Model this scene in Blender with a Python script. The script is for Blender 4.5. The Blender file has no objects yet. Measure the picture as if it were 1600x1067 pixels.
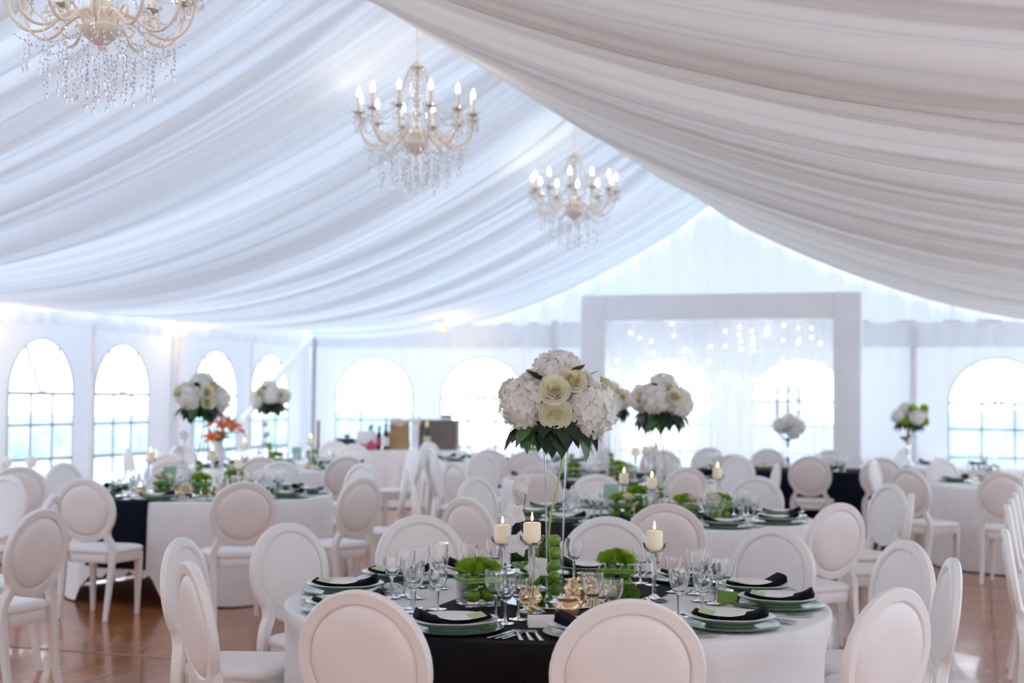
import bpy, math, random
from mathutils import Vector, Matrix
random.seed(11)
PI = math.pi
R_ = math.radians
C = bpy.context.scene.collection
V = Vector

# ------------------------------------------------------------------ camera
EYE = 1.51
F_PX = 2250.0
cam_data = bpy.data.cameras.new('camera')
cam = bpy.data.objects.new('camera', cam_data)
C.objects.link(cam)
CAM_M = Matrix.Rotation(R_(90 + 2.30), 3, 'X') @ Matrix.Rotation(R_(0.61), 3, 'Z')
cam.matrix_world = Matrix.Translation((0, 0, EYE)) @ CAM_M.to_4x4()
cam_data.sensor_fit = 'HORIZONTAL'
cam_data.sensor_width = 36
cam_data.lens = F_PX * 36 / 1600
cam_data.clip_start = 0.05
cam_data.clip_end = 400
cam_data.dof.use_dof = True
cam_data.dof.focus_distance = 5.0
cam_data.dof.aperture_fstop = 2.6
bpy.context.scene.camera = cam


def ray(x, y):
    return CAM_M @ V((x - 800, 533.5 - y, -F_PX))


def PZ(x, y, z):
    """point at height z seen at pixel x, y"""
    d = ray(x, y)
    return V((0, 0, EYE)) + d * ((z - EYE) / d.z)


def PY(x, y, Y):
    """point at depth Y seen at pixel x, y"""
    d = ray(x, y)
    return V((0, 0, EYE)) + d * (Y / d.y)


# tent axes: a runs along the ridge, b across it
AX = V((math.sin(R_(17.9)), math.cos(R_(17.9)), 0))
BX = V((AX.y, -AX.x, 0))


def AB(a, b, z=0.0):
    p = AX * a + BX * b
    return V((p.x, p.y, z))


def to_ab(p):
    return p.x * AX.x + p.y * AX.y, p.x * BX.x + p.y * BX.y


TENT_RZ = -R_(17.9)          # rotates local +Y on to the ridge direction


# ------------------------------------------------------------------ materials
def new_mat(name):
    m = bpy.data.materials.new(name)
    m.use_nodes = True
    nt = m.node_tree
    nt.nodes.clear()
    out = nt.nodes.new('ShaderNodeOutputMaterial')
    return m, nt, out


def pbr(name, col, rough=0.5, metal=0.0, emit=None, estr=0.0, var=0.0, scale=8.0, bump=0.0, bscale=60.0, sss=0.0, coat=0.0, trans=0.0, ior=1.45, spec=0.5):
    m, nt, out = new_mat(name)
    b = nt.nodes.new('ShaderNodeBsdfPrincipled')
    b.inputs['Base Color'].default_value = (*col, 1)
    b.inputs['Roughness'].default_value = rough
    b.inputs['Metallic'].default_value = metal
    b.inputs['IOR'].default_value = ior
    b.inputs['Transmission Weight'].default_value = trans
    b.inputs['Coat Weight'].default_value = coat
    b.inputs['Specular IOR Level'].default_value = spec
    if sss:
        b.inputs['Subsurface Weight'].default_value = sss
        b.inputs['Subsurface Scale'].default_value = 0.02
    if emit:
        b.inputs['Emission Color'].default_value = (*emit, 1)
        b.inputs['Emission Strength'].default_value = estr
    tc = nt.nodes.new('ShaderNodeTexCoord')
    if var:
        n = nt.nodes.new('ShaderNodeTexNoise')
        n.inputs['Scale'].default_value = scale
        n.inputs['Detail'].default_value = 4
        nt.links.new(tc.outputs['Object'], n.inputs['Vector'])
        r = nt.nodes.new('ShaderNodeValToRGB')
        r.color_ramp.elements[0].position = 0.3
        r.color_ramp.elements[1].position = 0.7
        r.color_ramp.elements[0].color = (*[max(0, c * (1 - var)) for c in col], 1)
        r.color_ramp.elements[1].color = (*[min(1, c * (1 + var)) for c in col], 1)
        nt.links.new(n.outputs['Fac'], r.inputs['Fac'])
        nt.links.new(r.outputs['Color'], b.inputs['Base Color'])
    if bump:
        n = nt.nodes.new('ShaderNodeTexNoise')
        n.inputs['Scale'].default_value = bscale
        n.inputs['Detail'].default_value = 3
        nt.links.new(tc.outputs['Object'], n.inputs['Vector'])
        bp = nt.nodes.new('ShaderNodeBump')
        bp.inputs['Strength'].default_value = bump
        bp.inputs['Distance'].default_value = 0.01
        nt.links.new(n.outputs['Fac'], bp.inputs['Height'])
        nt.links.new(bp.outputs['Normal'], b.inputs['Normal'])
    nt.links.new(b.outputs[0], out.inputs[0])
    return m


def sheet(name, col, tcol, trans=0.5, clear=0.0, bump=0.0, bscale=20.0):
    """thin cloth or PVC sheet that lets light through"""
    m, nt, out = new_mat(name)
    d = nt.nodes.new('ShaderNodeBsdfDiffuse')
    d.inputs[0].default_value = (*col, 1)
    t = nt.nodes.new('ShaderNodeBsdfTranslucent')
    t.inputs[0].default_value = (*tcol, 1)
    x = nt.nodes.new('ShaderNodeMixShader')
    x.inputs[0].default_value = trans
    nt.links.new(d.outputs[0], x.inputs[1])
    nt.links.new(t.outputs[0], x.inputs[2])
    last = x
    if bump:
        tc = nt.nodes.new('ShaderNodeTexCoord')
        n = nt.nodes.new('ShaderNodeTexNoise')
        n.inputs['Scale'].default_value = bscale
        nt.links.new(tc.outputs['Object'], n.inputs['Vector'])
        bp = nt.nodes.new('ShaderNodeBump')
        bp.inputs['Strength'].default_value = bump
        bp.inputs['Distance'].default_value = 0.02
        nt.links.new(n.outputs['Fac'], bp.inputs['Height'])
        nt.links.new(bp.outputs['Normal'], d.inputs['Normal'])
    if clear:
        tr = nt.nodes.new('ShaderNodeBsdfTransparent')
        y = nt.nodes.new('ShaderNodeMixShader')
        y.inputs[0].default_value = clear
        nt.links.new(x.outputs[0], y.inputs[1])
        nt.links.new(tr.outputs[0], y.inputs[2])
        last = y
    nt.links.new(last.outputs[0], out.inputs[0])
    return m


def thin_glass(name, tint=(1, 1, 1), edge=(0.55, 0.6, 0.62), refl=0.9, blend=0.35, rough=0.02):
    """single-wall glass: clear face on, darker and mirror-like towards its edges"""
    m, nt, out = new_mat(name)
    lw = nt.nodes.new('ShaderNodeLayerWeight')
    lw.inputs['Blend'].default_value = blend
    mixc = nt.nodes.new('ShaderNodeMix')
    mixc.data_type = 'RGBA'
    mixc.inputs[6].default_value = (*tint, 1)
    mixc.inputs[7].default_value = (*edge, 1)
    nt.links.new(lw.outputs['Facing'], mixc.inputs[0])
    tr = nt.nodes.new('ShaderNodeBsdfTransparent')
    nt.links.new(mixc.outputs[2], tr.inputs[0])
    gl = nt.nodes.new('ShaderNodeBsdfGlossy')
    gl.inputs['Roughness'].default_value = rough
    mul = nt.nodes.new('ShaderNodeMath')
    mul.operation = 'MULTIPLY'
    mul.inputs[1].default_value = refl
    nt.links.new(lw.outputs['Fresnel'], mul.inputs[0])
    x = nt.nodes.new('ShaderNodeMixShader')
    nt.links.new(mul.outputs[0], x.inputs[0])
    nt.links.new(tr.outputs[0], x.inputs[1])
    nt.links.new(gl.outputs[0], x.inputs[2])
    nt.links.new(x.outputs[0], out.inputs[0])
    return m


def voile(name, dcol, tcol, lo, hi):
    """gathered voile: noise bands in its translucency paint in fold shade and layered cloth"""
    m, nt, out = new_mat(name)
    L = nt.links
    uv = nt.nodes.new('ShaderNodeUVMap')
    uv.uv_map = 'cloth'
    facs = []
    for sc_, w in (((1.9, .35, 1), 1.0), ((7.5, .5, 1), .75), ((22, .8, 1), .4)):
        mp = nt.nodes.new('ShaderNodeMapping')
        mp.inputs['Scale'].default_value = sc_
        L.new(uv.outputs[0], mp.inputs[0])
        n = nt.nodes.new('ShaderNodeTexNoise')
        n.inputs['Scale'].default_value = 1.0
        n.inputs['Detail'].default_value = 1.5
        L.new(mp.outputs[0], n.inputs['Vector'])
        mu = nt.nodes.new('ShaderNodeMath')
        mu.operation = 'MULTIPLY'
        mu.inputs[1].default_value = w
        L.new(n.outputs['Fac'], mu.inputs[0])
        facs.append(mu)
    ad = nt.nodes.new('ShaderNodeMath')
    ad2 = nt.nodes.new('ShaderNodeMath')
    L.new(facs[0].outputs[0], ad.inputs[0])
    L.new(facs[1].outputs[0], ad.inputs[1])
    L.new(ad.outputs[0], ad2.inputs[0])
    L.new(facs[2].outputs[0], ad2.inputs[1])
    mr = nt.nodes.new('ShaderNodeMapRange')
    mr.inputs[1].default_value = 0.78
    mr.inputs[2].default_value = 1.38
    mr.inputs[3].default_value = lo
    mr.inputs[4].default_value = hi
    L.new(ad2.outputs[0], mr.inputs[0])
    d = nt.nodes.new('ShaderNodeBsdfDiffuse')
    d.inputs[0].default_value = (*dcol, 1)
    t = nt.nodes.new('ShaderNodeBsdfTranslucent')
    t.inputs[0].default_value = (*tcol, 1)
    x = nt.nodes.new('ShaderNodeMixShader')
    L.new(mr.outputs[0], x.inputs[0])
    L.new(d.outputs[0], x.inputs[1])
    L.new(t.outputs[0], x.inputs[2])
    L.new(x.outputs[0], out.inputs[0])
    return m


def petal_mat(name, col, tcol, trans=0.3, var=0.06):
    m, nt, out = new_mat(name)
    tc = nt.nodes.new('ShaderNodeTexCoord')
    n = nt.nodes.new('ShaderNodeTexNoise')
    n.inputs['Scale'].default_value = 30
    nt.links.new(tc.outputs['Object'], n.inputs['Vector'])
    r = nt.nodes.new('ShaderNodeValToRGB')
    r.color_ramp.elements[0].position = 0.3
    r.color_ramp.elements[1].position = 0.7
    r.color_ramp.elements[0].color = (*[c * (1 - var) for c in col], 1)
    r.color_ramp.elements[1].color = (*[min(1, c * (1 + var)) for c in col], 1)
    nt.links.new(n.outputs['Fac'], r.inputs['Fac'])
    d = nt.nodes.new('ShaderNodeBsdfDiffuse')
    nt.links.new(r.outputs['Color'], d.inputs[0])
    t = nt.nodes.new('ShaderNodeBsdfTranslucent')
    t.inputs[0].default_value = (*tcol, 1)
    x = nt.nodes.new('ShaderNodeMixShader')
    x.inputs[0].default_value = trans
    nt.links.new(d.outputs[0], x.inputs[1])
    nt.links.new(t.outputs[0], x.inputs[2])
    nt.links.new(x.outputs[0], out.inputs[0])
    return m


def emit_mat(name, col, s):
    m, nt, out = new_mat(name)
    e = nt.nodes.new('ShaderNodeEmission')
    e.inputs[0].default_value = (*col, 1)
    e.inputs[1].default_value = s
    nt.links.new(e.outputs[0], out.inputs[0])
    return m


def crystal_mat():
    """cut glass: part see-through, part bright facets"""
    m, nt, out = new_mat('cut_crystal')
    tr = nt.nodes.new('ShaderNodeBsdfTransparent')
    tr.inputs[0].default_value = (0.97, 0.97, 0.98, 1)
    gl = nt.nodes.new('ShaderNodeBsdfGlossy')
    gl.inputs['Roughness'].default_value = 0.06
    gl.inputs[0].default_value = (1, 1, 1, 1)
    df = nt.nodes.new('ShaderNodeBsdfTranslucent')
    df.inputs[0].default_value = (0.96, 0.95, 0.95, 1)
    a = nt.nodes.new('ShaderNodeMixShader')
    a.inputs[0].default_value = 0.45
    nt.links.new(gl.outputs[0], a.inputs[1])
    nt.links.new(df.outputs[0], a.inputs[2])
    b = nt.nodes.new('ShaderNodeMixShader')
    b.inputs[0].default_value = 0.74
    nt.links.new(tr.outputs[0], b.inputs[1])
    nt.links.new(a.outputs[0], b.inputs[2])
    nt.links.new(b.outputs[0], out.inputs[0])
    return m


def floor_mat():
    m, nt, out = new_mat('wood_floor')
    L = nt.links
    tc = nt.nodes.new('ShaderNodeTexCoord')
    mp = nt.nodes.new('ShaderNodeMapping')
    mp.inputs['Rotation'].default_value = (0, 0, PI / 2)
    mp.inputs['Location'].default_value = (0.6, 0.1, 0)
    L.new(tc.outputs['Object'], mp.inputs[0])
    br = nt.nodes.new('ShaderNodeTexBrick')
    br.offset = 0.5
    br.inputs['Color1'].default_value = (0.50, 0.185, 0.07, 1)
    br.inputs['Color2'].default_value = (0.40, 0.14, 0.052, 1)
    br.inputs['Mortar'].default_value = (0.07, 0.028, 0.015, 1)
    br.inputs['Scale'].default_value = 1.0
    br.inputs['Brick Width'].default_value = 5.35
    br.inputs['Row Height'].default_value = 0.24
    br.inputs['Mortar Size'].default_value = 0.006
    br.inputs['Mortar Smooth'].default_value = 0.2
    L.new(mp.outputs[0], br.inputs['Vector'])
    mp2 = nt.nodes.new('ShaderNodeMapping')
    mp2.inputs['Scale'].default_value = (26, 1.6, 1)
    L.new(tc.outputs['Object'], mp2.inputs[0])
    n = nt.nodes.new('ShaderNodeTexNoise')
    n.inputs['Scale'].default_value = 2.0
    n.inputs['Detail'].default_value = 6
    L.new(mp2.outputs[0], n.inputs['Vector'])
    r = nt.nodes.new('ShaderNodeValToRGB')
    r.color_ramp.elements[0].position = 0.3
    r.color_ramp.elements[1].position = 0.75
    r.color_ramp.elements[0].color = (0.62, 0.60, 0.58, 1)
    r.color_ramp.elements[1].color = (1.15, 1.12, 1.1, 1)
    L.new(n.outputs['Fac'], r.inputs['Fac'])
    mx = nt.nodes.new('ShaderNodeMix')
    mx.data_type = 'RGBA'
    mx.blend_type = 'MULTIPLY'
    mx.inputs[0].default_value = 0.8
    L.new(br.outputs['Color'], mx.inputs[6])
    L.new(r.outputs['Color'], mx.inputs[7])
    b = nt.nodes.new('ShaderNodeBsdfPrincipled')
    L.new(mx.outputs[2], b.inputs['Base Color'])
    n2 = nt.nodes.new('ShaderNodeTexNoise')
    n2.inputs['Scale'].default_value = 3.0
    L.new(tc.outputs['Object'], n2.inputs['Vector'])
    mr = nt.nodes.new('ShaderNodeMapRange')
    mr.inputs[3].default_value = 0.10
    mr.inputs[4].default_value = 0.32
    L.new(n2.outputs['Fac'], mr.inputs[0])
    L.new(mr.outputs[0], b.inputs['Roughness'])
    b.inputs['Coat Weight'].default_value = 0.25
    bp = nt.nodes.new('ShaderNodeBump')
    bp.inputs['Strength'].default_value = 0.04
    bp.inputs['Distance'].default_value = 0.01
    L.new(n.outputs['Fac'], bp.inputs['Height'])
    L.new(bp.outputs['Normal'], b.inputs['Normal'])
    L.new(b.outputs[0], out.inputs[0])
    return m


M = dict(
    floor=floor_mat(),
    pvc=sheet('white_tent_pvc', (0.82, 0.85, 0.90), (0.84, 0.91, 1.0), 0.09),
    pvc_gable=sheet('white_gable_cloth', (0.86, 0.88, 0.92), (0.88, 0.93, 1.0), 0.15),
    pvc_fill=sheet('fill_tent_pvc', (0.86, 0.87, 0.90), (0.95, 0.96, 1.0), 0.48),  # unseen right wall, translucency raised to add fill light
    pvc_warm_fill=sheet('warm_fill_tent_pvc', (0.84, 0.77, 0.70), (1.0, 0.81, 0.66), 0.80),  # unseen front wall, tinted warm and very translucent to add frontal fill
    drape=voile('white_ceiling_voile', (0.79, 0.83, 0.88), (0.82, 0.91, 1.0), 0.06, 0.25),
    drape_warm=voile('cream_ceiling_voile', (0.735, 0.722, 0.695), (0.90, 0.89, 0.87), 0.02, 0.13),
    valance=sheet('white_valance', (0.88, 0.88, 0.86), (0.86, 0.9, 0.95), 0.4),
    pane=thin_glass('clear_pvc_pane', (0.98, 0.99, 1.0), (0.9, 0.94, 0.97), 0.35, 0.2),
    bar=pbr('window_bar', (0.40, 0.45, 0.52), 0.6, var=0.05),
    pole=pbr('tent_pole', (0.80, 0.79, 0.80), 0.45, 0.1, var=0.05),
    pole_dark=pbr('dark_tent_pole', (0.42, 0.43, 0.46), 0.45, 0.2, var=0.05),
    seam=pbr('floor_seam', (0.34, 0.31, 0.29), 0.4, 0.3, var=0.1),
    chair=pbr('white_lacquer', (0.86, 0.84, 0.82), 0.32, var=0.02, scale=5),
    chair_pad=pbr('white_leatherette', (0.87, 0.83, 0.81), 0.5, var=0.025, scale=6, bump=0.05, bscale=90),
    cloth=pbr('white_linen', (0.88, 0.87, 0.87), 0.8, var=0.02, bump=0.06, bscale=120),
    navy=pbr('navy_satin', (0.004, 0.006, 0.016), 0.75, spec=0.15, var=0.2, scale=4, bump=0.1, bscale=40),
    brown=pbr('dark_runner', (0.010, 0.008, 0.011), 0.75, spec=0.15, var=0.2, scale=4, bump=0.1, bscale=60),
    napkin=pbr('black_linen', (0.006, 0.006, 0.009), 0.8, spec=0.15, var=0.25, scale=20, bump=0.15, bscale=120),
    card=pbr('white_card', (0.9, 0.89, 0.88), 0.6, var=0.02),
    card_green=pbr('pale_green_card', (0.50, 0.64, 0.36), 0.6, var=0.04),
    card_teal=pbr('pale_teal_card', (0.46, 0.68, 0.56), 0.6, var=0.03),
    card_leaf=pbr('grass_green_card', (0.24, 0.42, 0.08), 0.6, var=0.05),
    charger=pbr('sage_glazed_charger', (0.16, 0.30, 0.21), 0.12, var=0.08, coat=0.4),
    plate=pbr('ivory_glaze', (0.84, 0.84, 0.79), 0.15, var=0.02),
    plate_under=pbr('charger_tinted_glaze', (0.42, 0.53, 0.42), 0.2, var=0.04),  # green reflection of the charger painted into the plate's underside
    steel=pbr('polished_steel', (0.75, 0.74, 0.73), 0.14, 1.0, var=0.04),
    silver=pbr('silver_plate', (0.82, 0.83, 0.85), 0.18, 1.0, var=0.04),
    glass=pbr('solid_glass', (1, 1, 1), 0.0, trans=1.0, ior=1.45),
    tglass=thin_glass('vase_glass', (1.0, 1.0, 1.0), (0.95, 0.97, 0.97), 0.85, 0.10),
    cupglass=thin_glass('holder_cup_glass', (1.0, 1.0, 1.0), (0.95, 0.96, 0.96), 0.9, 0.16),
    water=thin_glass('vase_water', (0.86, 0.95, 0.80), (0.62, 0.78, 0.52), 0.5, 0.4),
    mirror=pbr('mirror_disc', (0.86, 0.90, 0.88), 0.03, 1.0),
    wax=pbr('ivory_wax', (0.93, 0.83, 0.62), 0.5, var=0.02, emit=(1.0, .78, .45), estr=0.06),  # faint emission stands in for flame light inside the wax
    wick=pbr('black_wick', (0.02, 0.02, 0.02), 0.9),
    flame=emit_mat('candle_flame', (1.0, 0.62, 0.22), 14),
    gold=pbr('mercury_gold_glass', (0.66, 0.54, 0.38), 0.12, 0.95, var=0.55, scale=140, bump=0.06, bscale=120, emit=(1.0, 0.50, 0.16), estr=0.07),  # low emission paints the tealight's glow on to the jar
    glow=emit_mat('tealight_glow', (1.0, 0.72, 0.38), 9),
    hyd=petal_mat('hydrangea_white', (0.93, 0.91, 0.88), (0.96, 0.94, 0.90), 0.34),
    rose=petal_mat('cream_rose', (0.91, 0.87, 0.73), (0.90, 0.87, 0.66), 0.12),
    rose_in=petal_mat('rose_heart_shade', (0.88, 0.81, 0.54), (0.84, 0.8, 0.5), 0.1),
    rose_mid=petal_mat('rose_petal_shade', (0.89, 0.86, 0.66), (0.85, 0.84, 0.6), 0.1),
    rose_g=petal_mat('greenish_rose', (0.88, 0.88, 0.64), (0.84, 0.87, 0.52), 0.14),
    leaf=pbr('dark_ivy', (0.010, 0.030, 0.014), 0.35, var=0.35, scale=20),
    leaf2=pbr('mid_leaf', (0.06, 0.14, 0.035), 0.4, var=0.3, scale=20),
    grass=pbr('bright_stem', (0.36, 0.56, 0.16), 0.4, var=0.15),
    mum=petal_mat('lime_chrysanthemum', (0.34, 0.53, 0.05), (0.45, 0.68, 0.08), 0.3, 0.45),
    moss=pbr('green_moss', (0.075, 0.15, 0.012), 0.9, var=0.5, scale=60),
    apple=pbr('green_apple', (0.17, 0.34, 0.03), 0.25, var=0.15, scale=25),
    band=pbr('leaf_band', (0.22, 0.44, 0.09), 0.4, var=0.2, scale=30),
    orchid=petal_mat('orchid_white', (0.9, 0.87, 0.87), (0.9, 0.88, 0.9), 0.3),
    twig=pbr('brown_twig', (0.10, 0.07, 0.045), 0.7, var=0.2),
    cream=pbr('cream_enamel', (0.93, 0.87, 0.79), 0.4, var=0.04),
    brass=pbr('brass_cup', (0.62, 0.54, 0.44), 0.3, 0.6, var=0.1),
    crystal=crystal_mat(),
    bulb=emit_mat('lit_bulb', (1.0, 0.90, 0.74), 14),
    fairy=emit_mat('fairy_bulb', (1.0, 0.94, 0.78), 16),
    wire=pbr('pale_wire', (0.75, 0.74, 0.74), 0.6),
    frame=pbr('backdrop_cloth', (0.90, 0.90, 0.93), 0.7, var=0.04, scale=2),
    sheer=sheet('sheer_voile', (0.93, 0.94, 0.97), (0.96, 0.97, 1.0), 0.62, clear=0.30),
    hedge=pbr('pale_hedge', (0.44, 0.58, 0.60), 0.9, var=0.3, scale=2.0),
    ground=pbr('pale_ground', (0.72, 0.74, 0.74), 0.9, var=0.12, scale=0.4),
    carton=pbr('brown_carton', (0.17, 0.13, 0.12), 0.7, var=0.1),
    kraft=pbr('kraft_paper', (0.42, 0.25, 0.13), 0.8, var=0.12, bump=0.4, bscale=25),
    tissue=pbr('tissue', (0.78, 0.72, 0.64), 0.8, var=0.08),
    white_paper=pbr('white_paper', (0.86, 0.86, 0.90), 0.7, var=0.04),
    wine=pbr('dark_wine_glass', (0.018, 0.012, 0.014), 0.1, var=0.2),
    olive=pbr('green_bottle_glass', (0.05, 0.07, 0.03), 0.1, var=0.2),
    label=pbr('bottle_label', (0.82, 0.8, 0.76), 0.6, var=0.03),
    yellowlabel=pbr('pale_bottle_label', (0.55, 0.58, 0.36), 0.6, var=0.05),
    magenta=pbr('magenta_ribbon', (0.40, 0.05, 0.18), 0.5, var=0.2),
    pink=pbr('pink_wrap', (0.60, 0.10, 0.20), 0.6, var=0.2),
    ochre=pbr('gold_box', (0.62, 0.42, 0.24), 0.6, var=0.15),
    black=pbr('black_box', (0.03, 0.035, 0.045), 0.6, var=0.2),
    wood=pbr('brown_wood', (0.20, 0.08, 0.04), 0.5, var=0.2),
    lily=petal_mat('orange_lily', (0.72, 0.17, 0.05), (0.8, 0.2, 0.05), 0.3, 0.3),
    lily2=petal_mat('coral_lily', (0.55, 0.20, 0.16), (0.6, 0.2, 0.12), 0.3, 0.3),
    taper=pbr('dark_taper', (0.10, 0.13, 0.17), 0.5, var=0.1),
    lampbody=pbr('lamp_body', (0.5, 0.5, 0.5), 0.5),
    warm=emit_mat('warm_lens', (1.0, 0.72, 0.30), 2.2),
)


# ------------------------------------------------------------------ mesh helper
class MB:
    def __init__(s):
        s.v, s.f, s.mi = [], [], []
        s.cur = 0

    def add(s, vs, fs):
        b = len(s.v)
        s.v.extend([tuple(p) for p in vs])
        s.f.extend([tuple(b + i for i in f) for f in fs])
        s.mi.extend([s.cur] * len(fs))
        return s

    def box(s, c, size, rz=0.0, bev=0.0):
        x, y, z = [k / 2 for k in size]
        if bev <= 0:
            pts = [(i * x, j * y, k * z) for k in (-1, 1) for j in (-1, 1) for i in (-1, 1)]
            fs = [(0, 2, 3, 1), (4, 5, 7, 6), (0, 1, 5, 4), (2, 6, 7, 3), (0, 4, 6, 2), (1, 3, 7, 5)]
        else:
            pts, fs = [], []
            lv = [(-z, bev), (-z + bev, 0), (z - bev, 0), (z, bev)]
            for zz, ins in lv:
                X, Y = x - ins, y - ins
                q = bev
                for sx, sy in ((1, 1), (-1, 1), (-1, -1), (1, -1)):
                    for k in range(3):
                        a = {(1, 1): 0, (-1, 1): 90, (-1, -1): 180, (1, -1): 270}[(sx, sy)] + k * 45
                        pts.append((sx * (X - q) + q * math.cos(R_(a)), sy * (Y - q) + q * math.sin(R_(a)), zz))
            n = 12
            for l in range(3):
                for i in range(n):
                    j = (i + 1) % n
                    fs.append((l * n + i, l * n + j, (l + 1) * n + j, (l + 1) * n + i))
            fs.append(tuple(range(n - 1, -1, -1)))
            fs.append(tuple(3 * n + i for i in range(n)))
        cr, sr = math.cos(rz), math.sin(rz)
        s.add([(c[0] + p[0] * cr - p[1] * sr, c[1] + p[0] * sr + p[1] * cr, c[2] + p[2]) for p in pts], fs)
        return s

    def tube(s, path, rad, n=8, cap=True, sect=None, up=None):
        """sweep a circle (or a section of (x, y) points) along a path"""
        path = [V(p) for p in path]
        if not hasattr(rad, '__len__'):
            rad = [rad] * len(path)
        sec = sect or [(math.cos(2 * PI * i / n), math.sin(2 * PI * i / n)) for i in range(n)]
        n = len(sec)
        vs, fs = [], []
        ref = V(up) if up else None
        prev = None
        for i, p in enumerate(path):
            t = (path[min(i + 1, len(path) - 1)] - path[max(i - 1, 0)]).normalized()
            if ref is not None:
                u = ref
            elif prev is not None:
                u = prev
            else:
                u = V((0, 0, 1)) if abs(t.z) < 0.9 else V((1, 0, 0))
            x = (u - t * u.dot(t))
            x = x.normalized() if x.length > 1e-6 else t.orthogonal().normalized()
            y = t.cross(x)
            prev = x
            for a, b in sec:
                vs.append(p + (x * a + y * b) * rad[i])
        for i in range(len(path) - 1):
            for j in range(n):
                k = (j + 1) % n
                fs.append((i * n + j, i * n + k, (i + 1) * n + k, (i + 1) * n + j))
        if cap:
            fs.append(tuple(range(n - 1, -1, -1)))
            fs.append(tuple((len(path) - 1) * n + j for j in range(n)))
        return s.add(vs, fs)

    def lathe(s, prof, n=24, c=(0, 0, 0), closed=False):
        vs, fs = [], []
        for r, z in prof:
            for i in range(n):
                a = 2 * PI * i / n
                vs.append((c[0] + max(r, 1e-4) * math.cos(a), c[1] + max(r, 1e-4) * math.sin(a), c[2] + z))
        m = len(prof)
        for k in range(m - 1 + (1 if closed else 0)):
            k2 = (k + 1) % m
            for i in range(n):
                j = (i + 1) % n
                fs.append((k * n + i, k * n + j, k2 * n + j, k2 * n + i))
        return s.add(vs, fs)

    def grid(s, fn, nu, nv, wrap=False):
        vs = [fn(i / (nu - (0 if wrap else 1)), j / (nv - 1)) for j in range(nv) for i in range(nu)]
        fs = []
        for j in range(nv - 1):
            for i in range(nu if wrap else nu - 1):
                k = (i + 1) % nu
                fs.append((j * nu + i, j * nu + k, (j + 1) * nu + k, (j + 1) * nu + i))
        return s.add(vs, fs)

    def ball(s, c, r, nu=12, nv=8, sq=(1, 1, 1)):
        def fn(u, v):
            a, b = 2 * PI * u, PI * (v - 0.5)
            return (c[0] + r * sq[0] * math.cos(a) * max(math.cos(b), 1e-3), c[1] + r * sq[1] * math.sin(a) * max(math.cos(b), 1e-3), c[2] + r * sq[2] * math.sin(b))
        return s.grid(fn, nu, nv, wrap=True)

    def octa(s, c, r, h=None, h2=None):
        h = h or r
        h2 = h2 or h
        x, y, z = c
        vs = [(x + r, y, z), (x, y + r, z), (x - r, y, z), (x, y - r, z), (x, y, z + h), (x, y, z - h2)]
        return s.add(vs, [(0, 1, 4), (1, 2, 4), (2, 3, 4), (3, 0, 4), (1, 0, 5), (2, 1, 5), (3, 2, 5), (0, 3, 5)])

    def mesh(s, name, mats, smooth=True, sharp=40):
        me = bpy.data.meshes.new(name)
        me.from_pydata(s.v, [], s.f)
        for m in (mats if isinstance(mats, (list, tuple)) else [mats]):
            me.materials.append(m)
        if isinstance(mats, (list, tuple)):
            me.polygons.foreach_set('material_index', s.mi)
        if smooth:
            me.polygons.foreach_set('use_smooth', [True] * len(me.polygons))
            if sharp:
                me.set_sharp_from_angle(angle=R_(sharp))
        me.update()
        return me

    def obj(s, name, mats, parent=None, smooth=True, sharp=40):
        o = bpy.data.objects.new(name, s.mesh(name, mats, smooth, sharp))
        C.objects.link(o)
        if parent is not None:
            o.parent = parent
        return o


def tag(o, label, cat, group=None, kind=None):
    o['label'] = label
    o['category'] = cat
    if group:
        o['group'] = group
    if kind:
        o['kind'] = kind
    return o


def thing(name, loc=(0, 0, 0), rz=0.0):
    o = bpy.data.objects.new(name, None)
    o.empty_display_size = 0.1
    C.objects.link(o)
    o.location = loc
    o.rotation_euler = (0, 0, rz)
    return o


def struct(name, mb, mat, parent=None, smooth=True, sharp=40):
    o = mb.obj(name, mat, parent, smooth, sharp)
    if parent is None:
        o['kind'] = 'structure'
    return o


def kids(o):
    return [c for c in KID.get(o.name, [])]


KID = {}


def index_kids(o):
    """remember children once so copying is cheap"""
    for c in o.children:
        KID.setdefault(o.name, []).append(c)
        index_kids(c)


class Proto:
    """first call moves the original; later calls copy it with its parts and sub-parts"""

    def __init__(s, root):
        s.root, s.used = root, False
        bpy.context.view_layer.update()
        s.tree = [(c, list(c.children)) for c in root.children]

    def put(s, loc, rz, label, cat, group=None, scale=1.0, rx=None):
        if not s.used:
            o = s.root
            s.used = True
        else:
            o = s.root.copy()
            C.objects.link(o)
            for c, g in s.tree:
                c2 = c.copy()
                C.objects.link(c2)
                c2.parent = o
                for k in g:
                    k2 = k.copy()
                    C.objects.link(k2)
                    k2.parent = c2
        o.location = loc
        o.rotation_euler = rx if rx is not None else (0, 0, rz)
        o.scale = (scale,) * 3
        tag(o, label, cat)
        if group:
            o['group'] = group
        return o


# ------------------------------------------------------------------ room shell
A0, A1 = -5.0, 19.4            # along the ridge
B_L, B_R, B_RIDGE = -9.4, 2.6, -3.45
EAVE = 2.62


def ridge_z(a):
    return 3.90 + 0.024 * (a - 8.5)


fl = MB()
fl.add([(-6.2, -6.5, 0), (6.2, -6.5, 0), (6.2, 19.8, 0), (-6.2, 19.8, 0)], [(0, 1, 2, 3)])
o = struct('floor', fl, M['floor'], smooth=False)
o.location = AB(0, (B_L + B_R) / 2, 0)
o.rotation_euler = (0, 0, TENT_RZ)
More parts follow.
